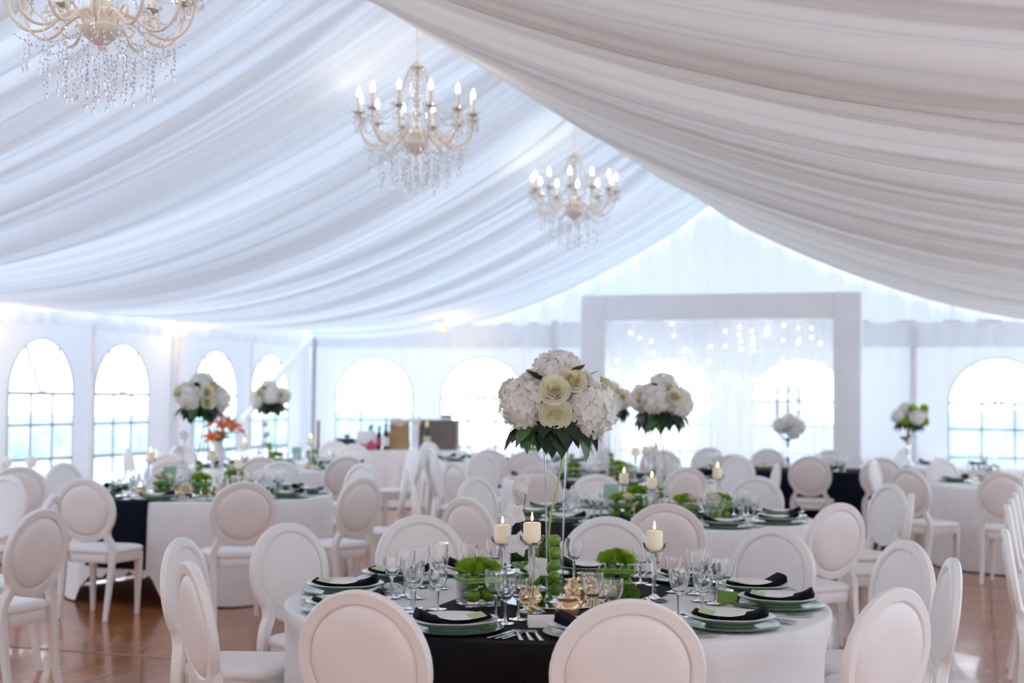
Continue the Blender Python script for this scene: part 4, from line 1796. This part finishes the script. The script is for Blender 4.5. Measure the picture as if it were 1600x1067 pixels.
PC_G.put((*tp(1136, 940), ZT), -.5, 'grass-green tented place card among plates at nearest table', 'place card', 'place cards')
PC_G.put((*tp(728, 885), ZT), 1.2, 'tented green card standing behind a square vase on the nearest table', 'place card', 'place cards')

T = {k: v['c'] for k, v in TABLES.items()}


def rel(key, lst):
    c = T[key]
    return [(k, c.x + x, c.y + y, *r) for k, x, y, *r in lst]


centrepiece('T2', (T['T2'].x - .03, T['T2'].y + .05), rel('T2', [
    ('B', .07, -.33, .3), ('B', -.22, -.30, .1, (0, 1, 2)), ('B', .20, .30, .2), ('HT', -.37, -.12), ('HT', .02, .30), ('HM', .30, -.05),
    ('V', -.38, -.36), ('V', -.06, -.48), ('V', .18, -.28), ('V', -.15, .2)]), .7)
centrepiece('T3', (T['T3'].x + .02, T['T3'].y + .02), rel('T3', [
    ('B', .14, -.36, .1, (1,)), ('B', .36, -.26, .3, (0, 2)), ('B', -.26, -.32, -.2, (1,)), ('B', -.1, .40, .2), ('HT', .40, .06), ('HM', -.06, -.20), ('HM', -.2, .3),
    ('V', .06, -.50), ('V', -.12, .12), ('V', .22, .3), ('M', .02, -.12), ('M', -.12, -.05)]), 2.1)
centrepiece('T4', (T['T4'].x - .15, T['T4'].y + .1), rel('T4', [
    ('B', .0, -.35, .3), ('B', .30, .30, .2), ('HT', .33, -.1), ('HM', -.40, -.05), ('V', .35, -.42), ('V', -.15, -.3), ('M', .14, -.28), ('M', .05, -.05)]), 4.0)
centrepiece('T5', (T['T5'].x + .02, T['T5'].y + .15), rel('T5', [
    ('B', -.36, -.1, .2), ('B', .12, -.28, .3), ('B', .1, .33, .1), ('HT', .22, -.20), ('HT', .36, .25), ('HM', -.42, .1), ('V', .33, -.40), ('V', .0, -.45), ('M', .08, -.02), ('M', -.46, -.25)]), 5.1)
small('T7', rel('T7', [('B', -.1, -.1, .4), ('HM', .15, .1), ('V', -.3, -.25)]))
small('T9', rel('T9', [('B', .25, .0, .4), ('HM', -.05, .1), ('V', -.3, -.2)]))
small('T11', rel('T11', [('V', -.5, -.45)]))


# silver urn with green and white flowers on the far table
ux, uy = PY(1420, 700, 17.3).x, 17.3
t = thing('silver_urn', (ux, uy, ZT))
MB().lathe([(.001, 0), (.09, 0), (.09, .012), (.05, .03), (.022, .07), (.018, .16), (.026, .22), (.020, .26), (.05, .30), (.11, .335), (.125, .36), (.118, .36), (.09, .335), (.03, .31), (.001, .305)], 32).obj('bowl', M['silver'], t)
MB().lathe([(.001, .311), (.026, .312), (.03, .42), (.05, .47), (.046, .47), (.025, .42), (.001, .33)], 20).obj('inner_vase', M['silver'], t)
tag(t, 'footed silver urn holding green and white flowers on the far table', 'urn')
t = thing('flower_arrangement', (ux, uy, ZT + .60))
MB().ball((0, 0, -.02), .08, 14, 9).obj('foliage_core', M['leaf'], t)
for c, r in (((-.14, -.06, .0), .085), ((.05, -.13, -.01), .09), ((.15, -.02, .03), .08), ((-.04, -.02, .09), .08), ((.03, .12, .02), .09)):
    mb = MB()
    hydrangea(mb, c, r, 90)
    mb.obj('hydrangea', M['hyd'], t, sharp=None)
for c, r in (((.02, -.12, .10), .052), ((.17, -.06, .10), .05), ((.17, -.09, -.06), .05), ((-.08, -.13, -.06), .045)):
    mb = MB()
    hydrangea(mb, c, r, 60, .013)
    mb.obj('green_blossom', M['mum'], t, sharp=None)
for i in range(12):
    a = 2 * PI * i / 12
    mb = MB()
    for k in range(3):
        aa = a + random.uniform(-.3, .3)
        leaf(mb, (.09 * math.cos(aa), .09 * math.sin(aa), -.06), (math.cos(aa), math.sin(aa), random.uniform(-1.2, -.3)), (math.cos(aa), math.sin(aa), 1), random.uniform(.11, .17), .6, False)
    mb.obj('foliage', M['leaf'] if i % 3 else M['leaf2'], t, sharp=None)
tag(t, 'mixed white and lime-green bouquet with large dark leaves in silver urn', 'flower arrangement')

# silver candelabrum with hydrangeas and three dark tapers on the head table
cx, cy = PY(1231, 700, 16.75).x, 16.75
zh = Z_TOP + .003
t = thing('candelabrum', (cx, cy, zh))
MB().lathe([(.001, 0), (.10, 0), (.10, .012), (.05, .03), (.02, .07), (.03, .13), (.018, .18), (.016, .30), (.04, .34), (.001, .345)], 28).obj('stand', M['silver'], t)
for x, y, h in ((-.125, 0, .58), (0.005, .03, .60), (.125, 0, .58)):
    MB().tube(catmull([(0, y * .5, .30), (x * .6, y, .36), (x, y, .44), (x, y, h)], 5), .008, 8).obj('arm', M['silver'], t)
    MB().lathe([(.001, 0), (.02, .004), (.016, .03), (.013, .03), (.001, .012)], 14, (x, y, h)).obj('candle_cup', M['silver'], t)
tag(t, 'silver candelabrum with three arms standing on the navy head table', 'candelabrum')
for x, y, h, nm in ((-.125, 0, .58, 'leftmost'), (.005, .03, .60, 'middle'), (.125, 0, .58, 'rightmost')):
    o = MB().lathe([(.0005, .013), (.0115, .013), (.010, .34), (.004, .35), (.0005, .352)], 14).obj('taper_candle', M['taper'])
    o.location = (cx + x, cy + y, zh + h)
    tag(o, '%s slim dark taper candle on the silver candelabrum' % nm, 'candle', 'taper candles')
t = thing('hydrangea_ball', (cx, cy, zh + .49))
for c, r in (((-.10, -.06, .0), .085), ((.10, -.06, -.01), .09), ((0, -.10, .05), .085), ((0, .10, 0), .09), ((.05, -.08, -.08), .07)):
    mb = MB()
    hydrangea(mb, c, r, 80)
    mb.obj('hydrangea', M['hyd'], t, sharp=None)
tag(t, 'white hydrangea ball nestled in the silver candelabrum', 'flower arrangement')
# small green posy and candles on the head table
for i, (px_, py_) in enumerate(((1322, 722), (1110, 724), (1178, 726), (1192, 724))):
    p = PZ(px_, py_ + 12, zh)
    p = V((max(min(p.x, 4.4), 2.0), p.y, 0))
    loc = HT.location + Matrix.Rotation(TENT_RZ, 3, 'Z') @ V(((.95, -.95, -.42, -.2)[i], -.05, 0))
    if i == 0:
        MOSS.put((loc.x, loc.y, zh), 0, 'round green posy on the navy head table near the wall post', 'moss ball', 'moss balls', 1.5)
    else:
        VOTIVE.put((loc.x, loc.y, zh), 0, 'glowing tealight jar on the navy head table, %s' % ('near its left end', 'left of middle', 'by the candelabrum')[i - 1], 'tealight jar', 'gold tealight jars')

# orange lilies in a white vase
lx, ly = PY(338, 700, 16.6).x, 16.6
lx, ly = T['T4'].x - .72, T['T4'].y + .10
t = thing('white_vase', (lx, ly, ZT))
MB().lathe([(.001, 0), (.06, 0), (.085, .06), (.08, .16), (.05, .23), (.06, .26), (.055, .26), (.045, .23), (.001, .20)], 24).obj('vessel', M['white_paper'], t)
tag(t, 'white ceramic vase holding orange lilies by the arched windows', 'vase')
t = thing('lily_bunch', (lx, ly, ZT + .24))
for i in range(9):
    a = i * 2.4
    rr = .05 + .018 * i
    c = V((rr * math.cos(a) + .05, rr * math.sin(a), .12 + .06 * math.sin(i * 1.7) - .02 * i + .12))
    ax = V((c.x, c.y - .05, .15)).normalized()
    x, y, w = frame_of(ax)
    mb = MB()
    for k in range(6):
        an = k * PI / 3
        e = (x * math.cos(an) + y * math.sin(an) + w * .5).normalized()
        leaf(mb, c, e, w, .13, .45, False)
    mb.obj('lily', M['lily'] if i % 3 else M['lily2'], t, sharp=None)
    MB().tube([(0, 0, -.02), tuple(c * .5 + V((0, 0, .03))), tuple(c)], .004, 5).obj('stem', M['leaf2'], t)
mb = MB()
for i in range(10):
    a = i * .63
    leaf(mb, (.02 * math.cos(a), .02 * math.sin(a), .02), (math.cos(a), math.sin(a), .5), (0, 0, 1), .22, .3, False)
mb.obj('foliage', M['leaf2'], t, sharp=None)
tag(t, 'bunch of orange and coral lilies by the arched windows', 'flower arrangement')

# small white-flowered jars on the side table at the window wall
for i, (dx, dy) in enumerate(((.15, -.3), (.32, -.12), (-.05, -.4))):
    p = T['T10'] + V((dx, dy, 0))
    t = thing('flower_jar', (p.x, p.y, ZT))
    MB().lathe([(.001, 0), (.04, 0), (.045, .05), (.04, .10), (.043, .11), (.040, .11), (.036, .10), (.04, .05), (.036, .006), (.001, .006)], 20).obj('jar', M['tglass'], t)
    MB().ball((0, 0, .05), .028, 10, 7).obj('greens', M['leaf2'], t)
    mb = MB()
    hydrangea(mb, (0, 0, .135), .05, 50, .016)
    mb.obj('blossom', M['hyd'], t, sharp=None)
    tag(t, 'small glass jar of white blossom on the window-side table, %s' % ('nearer the camera', 'furthest along', 'at the table edge')[i], 'flower jar', 'blossom jars')


# wrapped favours and table number cards
def p_favour():
    mb = MB()

    def fn(u, v):
        a, b = 2 * PI * u, PI * (v - .5)
        k = .022 * (1 + .35 * math.sin(5 * a + 3 * v) * math.cos(b) + .25 * math.sin(11 * v + 2 * a))
        return (1.5 * k * math.cos(a) * max(.02, math.cos(b)), k * math.sin(a) * max(.02, math.cos(b)), .016 + .016 * math.sin(b))
    mb.grid(fn, 18, 9, wrap=True)
    for sx_ in (-1, 1):
        for k in range(5):
            leaf(mb, (sx_ * .028, 0, .014), (sx_, .5 * math.sin(k * 1.3), .5 * math.cos(k * 1.3)), (0, 0, 1), .028, .9, False)
    return mb.obj('wrapped_favour', M['white_paper'], sharp=30)


FAV = single(p_favour)
FAV.put((*tp(611, 924), ZT + .002), .4, 'crumpled white wrapped favour beside the plates at the left of nearest table', 'favour', 'wrapped favours')


def p_number():
    t = thing('table_number_card')
    MB().box((0, 0, .125), (.105, .003, .15)).obj('card', M['card_teal'], t, smooth=False)
    MB().lathe([(.001, 0), (.03, 0), (.03, .006), (.006, .010), (.004, .05), (.001, .05)], 16).obj('stand', M['silver'], t)
    return t


NUM = Proto(p_number())
for k_, dx, dy, rz_ in (('T2', -.26, .06, .3), ('T3', -.30, .10, -.3), ('T4', .12, .30, .2)):
    c = T[k_]
    NUM.put((c.x + dx, c.y + dy, ZT), rz_, 'pale green table number card standing on the %s' % TABLES[k_]['phrase'], 'table number card', 'table number cards')

# ------------------------------------------------------------------ chandeliers
def make_chandelier():
    """origin at the tip of the bottom cone"""
    t = thing('chandelier')
    MB().lathe([(.001, 0), (.008, .004), (.012, .014), (.010, .022), (.035, .034), (.072, .066), (.085, .082), (.088, .098), (.070, .106), (.074, .13), (.062, .17), (.030, .186), (.001, .188)], 24).obj('bowl', M['cream'], t)
    mb = MB()
    for k in range(14):
        a = 2 * PI * k / 14
        leaf(mb, (.062 * math.cos(a), .062 * math.sin(a), .10), (.45 * math.cos(a), .45 * math.sin(a), 1), (math.cos(a), math.sin(a), 0), .10, .36, False)
    mb.obj('leaf_collar', M['cream'], t, sharp=None)
    prof = [(.001, .186)]
    z = .19
    for r, h in ((.030, .05), (.020, .03), (.036, .06), (.022, .03), (.030, .05), (.018, .03), (.026, .05), (.016, .03), (.022, .04), (.04, .03)):
        prof += [(r * .45, z), (r, z + h * .4), (r * .9, z + h * .7), (r * .45, z + h)]
        z += h
    prof += [(.001, z + .002)]
    MB().lathe(prof, 18).obj('glass_column', M['crystal'], t)
    MB().tube([(0, 0, .18), (0, 0, z)], .009, 8).obj('core_rod', M['cream'], t)
    MB().lathe([(.001, z), (.045, z), (.048, z + .012), (.02, z + .03), (.008, z + .05), (.001, z + .05)], 18).obj('top_cap', M['cream'], t)
    ztop = z
    for k in range(12):
        a = R_(12 + 30 * k)
        ca, sa = math.cos(a), math.sin(a)

        def p(r, zz, da=0.0):
            return (r * math.cos(a + da), r * math.sin(a + da), zz)
        pts = catmull([p(.05, .12), p(.10, .155), p(.16, .13), p(.225, .078), p(.29, .072), p(.345, .115), p(.372, .185), p(.378, .262)], 5)
        arm = MB().tube(pts, [.0072] * len(pts), 8).obj('arm', M['cream'], t)
        MB().tube(catmull([p(.16, .128), p(.20, .155), p(.235, .145), p(.225, .112), p(.205, .118)], 5), .0055, 6).obj('scroll', M['cream'], arm)
        MB().lathe([(.001, .258), (.012, .258), (.030, .266), (.034, .274), (.013, .272), (.001, .270)], 16, p(.378, 0)).obj('drip_cup', M['brass'], arm)
        MB().lathe([(.001, .272), (.0125, .272), (.0115, .372), (.001, .373)], 12, p(.378, 0)).obj('candle_sleeve', M['cream'], arm)
        MB().lathe([(.001, .373), (.008, .374), (.0135, .390), (.0125, .408), (.006, .428), (.001, .440)], 12, p(.378, 0)).obj('bulb', M['bulb'], arm)
        mb = MB()
        for j in range(10):
            b = 2 * PI * j / 10 + .3
            x0, y0 = .378 * ca + .034 * math.cos(b), .378 * sa + .034 * math.sin(b)
            n = random.randint(2, 4)
            for q in range(n):
                mb.octa((x0, y0, .262 - .014 * q), .0042, .006)
            mb.octa((x0, y0, .262 - .014 * n - .012), .006, .009, .020)
            mb.octa((.378 * ca + .043 * math.cos(b), .378 * sa + .043 * math.sin(b), .282), .007, .008)
        mb.obj('crystal_drops', M['crystal'], arm, smooth=False)
        # bead swags: up to the top cap, and round to the next arm
        def chain(fn, n):
            mb = MB()
            pts = [fn(q / (n - 1)) for q in range(n)]
            mb.tube(pts, .0012, 4)
            for c in pts:
                mb.octa(c, .0055, .0065)
            mb.obj('bead_chain', M['crystal'], t, smooth=False)
        chain(lambda u: p(.05 + .315 * u, ztop + (.28 - ztop) * u - .14 * math.sin(PI * u)), 22)
        chain(lambda u: p(.372, .268 - .075 * math.sin(PI * u), R_(30) * u), 14)
        chain(lambda u: p(.045 + .10 * u ** .8, ztop + (.20 - ztop) * u + .02 * math.sin(PI * u), R_(15)), 18)
        chain(lambda u: p(.10 + .24 * u, .06 - .01 * u - .05 * math.sin(PI * u)), 12)
    rings = ((.30, 18, .05, -.05), (.22, 16, .03, -.12), (.14, 12, .0, -.16), (.06, 7, -.03, -.20))
    for r, n, z0, z1 in rings:
        for j in range(n):
            a = 2 * PI * j / n + r * 7
            mb = MB()
            x0, y0 = r * math.cos(a), r * math.sin(a)
            zz = z0 + random.uniform(-.02, .02)
            zend = z1 + random.uniform(-.035, .03)
            while zz > zend:
                mb.octa((x0 + random.uniform(-.004, .004), y0 + random.uniform(-.004, .004), zz), random.uniform(.004, .0075), .008)
                zz -= .019
            mb.octa((x0, y0, zz - .014), .009, .012, .030)
            mb.obj('crystal_strand', M['crystal'], t, smooth=False)
    return t, ztop


cht, CZT = make_chandelier()
CHAN = Proto(cht)
for i, (px, tip, lab) in enumerate(((145, 2.93, 'crystal chandelier nearest the camera, cut by the top of the picture'),
                                   (645, 3.06, 'middle crystal chandelier of three hanging from the ridge'),
                                   (894, 3.11, 'crystal chandelier furthest from the camera, nearest the end wall'))):
    d = ray(px, 600)
    u = d.x / d.y
    k = B_RIDGE / (u * BX.x + BX.y)
    pos = V((u * k, k, tip))
    o = CHAN.put(pos, i * .09, lab, 'chandelier', 'chandeliers along the ridge')
    a, b = to_ab(pos)
    top = ridge_z(a) + 0.03 - tip
    mb = MB()
    z = CZT + .05
    nlink = int((top - z) / .024)
    for q in range(nlink):
        c = V((0, 0, z + .024 * q + .012))
        ax = V((1, 0, 0)) if q % 2 else V((0, 1, 0))
        ring = [tuple(c + ax * (.007 * math.cos(w)) + V((0, 0, .015 * math.sin(w)))) for w in [2 * PI * e / 8 for e in range(9)]]
        mb.tube(ring, .0022, 5, cap=False)
    mb.obj('chain', M['cream'], o)
    lamp('chandelier_lamp', 'POINT', pos + V((0, 0, .36)), 1.3, (1.0, 0.80, 0.60), 0.30)

# ------------------------------------------------------------------ backdrop frame, sheer curtain and lights
pL = PY(912, 560, 19.3)
pR = PY(1346, 560, 18.0)
aF = 18.55


def hit_a(px, py, a):
    """point at ridge coordinate a along a pixel's ray"""
    d = ray(px, py)
    k = a / (d.x * AX.x + d.y * AX.y)
    return V((0, 0, EYE)) + d * k


tl, tr = hit_a(912, 462, aF), hit_a(1346, 457, aF)
bL, bR_ = to_ab(tl)[1], to_ab(tr)[1]
zT = (tl.z + tr.z) / 2
thk = to_ab(hit_a(950, 500, aF))[1] - bL
t = thing('backdrop_frame', AB(aF, (bL + bR_) / 2, 0), TENT_RZ)
wd = bR_ - bL
MB().box((-(wd - thk) / 2, 0, zT / 2), (thk, .28, zT), 0, .012).obj('post', M['frame'], t)
MB().box(((wd - thk) / 2, 0, zT / 2), (thk, .28, zT), 0, .012).obj('post', M['frame'], t)
MB().box((0, 0, zT - thk / 2), (wd - 2 * thk - .002, .28, thk), 0, .012).obj('header', M['frame'], t)
tag(t, 'large square white cloth-covered backdrop frame before the end wall', 'backdrop frame')
inner = wd - 2 * thk


def sheer(u, v):
    x = -inner / 2 + .02 + (inner - .04) * u
    return (x, .035 * math.sin(u * 95) * (.5 + .5 * v) + .012 * math.sin(u * 41 + 2 * v), zT - thk - .02 - (zT - thk - .03) * v)


o = MB().grid(sheer, 360, 10).obj('sheer_curtain', M['sheer'], sharp=None)
o.location = AB(aF + .05, (bL + bR_) / 2, 0)
o.rotation_euler = (0, 0, TENT_RZ)
tag(o, 'sheer white voile curtain with soft pleats filling the backdrop frame', 'curtain')
t = thing('string_lights', AB(aF - .03, (bL + bR_) / 2, 0), TENT_RZ)
for i in range(16):
    x = -inner / 2 + .12 + (inner - .24) * i / 15 + random.uniform(-.05, .05)
    n = random.randint(4, 7)
    zs = sorted([zT - thk - .03 - random.uniform(.0, 1.15) ** 1.25 for _ in range(n)], reverse=True)
    cord = MB().tube([(x, 0, zT - thk - .01), (x + .01, 0, zs[-1] + .2), (x, 0, zs[-1])], .0016, 4).obj('light_cord', M['wire'], t)
    for zz in zs:
        xx = x + random.uniform(-.02, .02)
        MB().ball((xx, -.012, zz), .011, 8, 6).obj('bulb', M['fairy'], cord)
tag(t, 'curtain of warm fairy lights hanging inside the backdrop frame', 'string lights')

# ------------------------------------------------------------------ gift table
Yg = 19.75
gl, gr = PY(500, 700, Yg).x, PY(728, 700, Yg).x
gc = V(((gl + gr) / 2, Yg + .38, 0))
gw = gr - gl
mb = MB()
mb.box((0, 0, .40), (gw, .72, .79), 0, .015)


def gsk(u, v):
    x = -gw / 2 - .01 + (gw + .02) * u
    return (x, -.372 - .012 - .012 * math.sin(u * 60) * v - .006 * math.sin(u * 23), .79 - .775 * v)


mb.grid(gsk, 140, 6)
t = mb.obj('tablecloth', M['cloth'])
t.location = gc
t.rotation_euler = (0, 0, -R_(8))
tag(t, 'white cloth on the long gift table along the end wall', 'tablecloth')
zg = .797


def gp(px, dy=0.0):
    """spot on the gift table below a pixel column"""
    d = ray(px, 690)
    k = (Yg + .30 + dy) / d.y
    return V((d.x * k, d.y * k, zg))


S = (Yg + .3) / F_PX    # metres per pixel there


def put(o, p, rz=0.0):
    o.location = p
    o.rotation_euler = (0, 0, rz)
    return o


w_, h_ = 70 * S, 46 * S
t = put(thing('carton'), gp(681, .1), -R_(6))
MB().box((0, 0, h_ / 2), (w_, .34, h_), 0, .006).obj('box_body', M['carton'], t)
MB().box((0, 0, h_ + .003), (w_ * .98, .33, .005)).obj('lid', M['carton'], t)
tag(t, 'big brown carton on the gift table', 'box')
t = put(thing('small_box'), gp(698, .1) + V((0, 0, h_ + .006)))
MB().box((0, 0, .02), (16 * S, .10, .036), 0, .003).obj('box_body', M['white_paper'], t)
MB().box((0, 0, .055), (16.5 * S, .105, .034), 0, .003).obj('lid', M['black'], t)
tag(t, 'small black-lidded box on top of the big brown carton', 'box')
t = put(thing('paper_bag'), gp(624, -.02))
bw, bh = 32 * S, 38 * S
mb = MB()


def bag(u, v):
    a = 2 * PI * u
    k = .22
    x = math.copysign(abs(math.cos(a)) ** k, math.cos(a)) * (bw / 2) * (1 + .03 * math.sin(v * 6))
    y = math.copysign(abs(math.sin(a)) ** k, math.sin(a)) * .07 * (1 - .25 * v)
    return (x, y, bh * v * (1 + .02 * math.sin(a * 3)))


mb.grid(bag, 40, 10, wrap=True)
mb.f.append(tuple(range(39, -1, -1)))
mb.mi.append(0)
mb.obj('bag_body', M['kraft'], t)
mb = MB()
for i in range(16):
    a = i * 2.4
    c = (bw * .36 * math.cos(a), .05 * math.sin(a), bh - .03)
    leaf(mb, c, (math.cos(a) * .5, math.sin(a) * .5, 1), (math.cos(a), math.sin(a), 0), random.uniform(.10, .17), .8, False)
mb.obj('tissue_paper', M['tissue'], t, sharp=None)
MB().tube(catmull([(-.07, -.07, bh - .05), (-.06, -.075, bh + .03), (.06, -.075, bh + .03), (.07, -.07, bh - .05)], 6), .004, 6).obj('handle', M['kraft'], t)
tag(t, 'brown kraft paper bag stuffed with pale tissue on the gift table', 'bag')


def bottle(p, h, r, glass, lab, label_mat, name='wine_bottle'):
    t = put(thing(name), p)
    MB().lathe([(.001, 0), (r * .95, 0), (r, .01), (r, h * .58), (r * .85, h * .66), (r * .40, h * .76), (r * .36, h * .95), (r * .42, h * .955), (r * .42, h), (.001, h)], 20).obj('glass_body', glass, t)
    MB().lathe([(r + .001, h * .15), (r + .0015, h * .155), (r + .0015, h * .48), (r + .001, h * .485)], 20).obj('label', label_mat, t)
    MB().lathe([(r * .45, h * .80), (r * .46, h * .80), (r * .46, h + .002), (.001, h + .003)], 16).obj('foil', M['black'] if glass is M['wine'] else M['gold'], t)
    return tag(t, lab, 'bottle')


bottle(gp(603, -.17), 41 * S, .043, M['wine'], 'dark wine bottle with white label in front of the kraft bag', M['label'])
bottle(gp(592, -.12), 37 * S, .040, M['wine'], 'dark wine bottle without pale label beside the pink wrapped gift', M['pink'])
bottle(gp(667, -.24), 45 * S, .048, M['olive'], 'green sparkling wine bottle in front of the brown carton', M['yellowlabel'])

t = put(thing('gift_bag'), gp(649, -.09))
MB().box((0, 0, .17), (.10, .07, .34), 0, .008).obj('bag_body', M['white_paper'], t)
mb = MB()
leaf(mb, (0, 0, .33), (-.4, -.2, 1), (0, -1, .2), .15, .7, False)
leaf(mb, (.02, 0, .33), (.3, -.2, 1), (0, -1, .2), .15, .6, False)
mb.obj('tissue_paper', M['tissue'], t, sharp=None)
tag(t, 'tall white gift bag between the kraft bag and brown carton', 'bag')
t = put(thing('gift_bag'), gp(572, .05))
MB().box((0, 0, .13), (30 * S, .12, .26), 0, .01).obj('bag_body', M['white_paper'], t)
MB().tube(catmull([(-.07, -.062, .24), (-.05, -.068, .34), (.05, -.068, .34), (.07, -.062, .24)], 6), .005, 6).obj('handle', M['white_paper'], t)
mb = MB()
leaf(mb, (.05, 0, .25), (.3, 0, 1), (0, -1, 0), .12, .8, False)
mb.obj('tissue_paper', M['leaf2'], t, sharp=None)
tag(t, 'white gift bag with looped handle beside the wine bottles', 'bag')
t = put(thing('wrapped_gift'), gp(580, -.20))
MB().box((0, 0, .05), (.15, .10, .10), .2, .02).obj('wrap', M['pink'], t)
mb = MB()
for k in range(7):
    leaf(mb, (0, 0, .10), (math.cos(k * .9), math.sin(k * .9), .8), (0, 0, 1), .07, .8, False)
mb.obj('bow', M['magenta'], t, sharp=None)
tag(t, 'pink wrapped gift with bow beside the wine bottles', 'gift')
t = put(thing('wrapped_gift'), gp(562, -.16))
MB().box((0, 0, .045), (.13, .10, .09), -.1, .008).obj('wrap', M['ochre'], t)
MB().box((0, 0, .046), (.022, .104, .094), -.1, .002).obj('ribbon', M['tissue'], t)
tag(t, 'gold wrapped gift below the white gift bag', 'gift')
t = put(thing('wrapped_gift'), gp(540, .0))
MB().box((0, 0, .075), (.26, .14, .15), .05, .008).obj('wrap', M['black'], t)
mb = MB()
for k in range(9):
    leaf(mb, (.02, 0, .15), (math.cos(k * .7), math.sin(k * .7), .7 + .2 * (k % 2)), (0, 0, 1), .11, .7, False)
mb.obj('bow', M['magenta'], t, sharp=None)
tag(t, 'dark gift box topped with magenta bow on the gift table', 'gift')
t = put(thing('wooden_easel'), V((gp(507).x, Yg - .35, 0)))
MB().box((0, 0, .60), (.035, .03, 1.20), 0, .004).obj('post', M['wood'], t)
MB().tube([(-.14, -.12, .0), (0, 0, .9)], .014, 6).obj('leg', M['wood'], t)
MB().tube([(.14, -.12, .0), (0, 0, .9)], .014, 6).obj('leg', M['wood'], t)
tag(t, 'thin brown wooden easel post at the end of the gift table', 'easel')

# ------------------------------------------------------------------ colour management
sc = bpy.context.scene
sc.view_settings.view_transform = 'Standard'
sc.view_settings.look = 'None'
sc.view_settings.exposure = 0.5
sc.view_settings.gamma = 1.0
cy_ = sc.cycles
cy_.use_denoising = True
cy_.max_bounces = 14
cy_.diffuse_bounces = 6
cy_.glossy_bounces = 6
cy_.transmission_bounces = 12
cy_.transparent_max_bounces = 24
cy_.caustics_reflective = False
cy_.caustics_refractive = False
cy_.sample_clamp_indirect = 6.0
cy_.use_adaptive_sampling = True
cy_.adaptive_threshold = 0.02
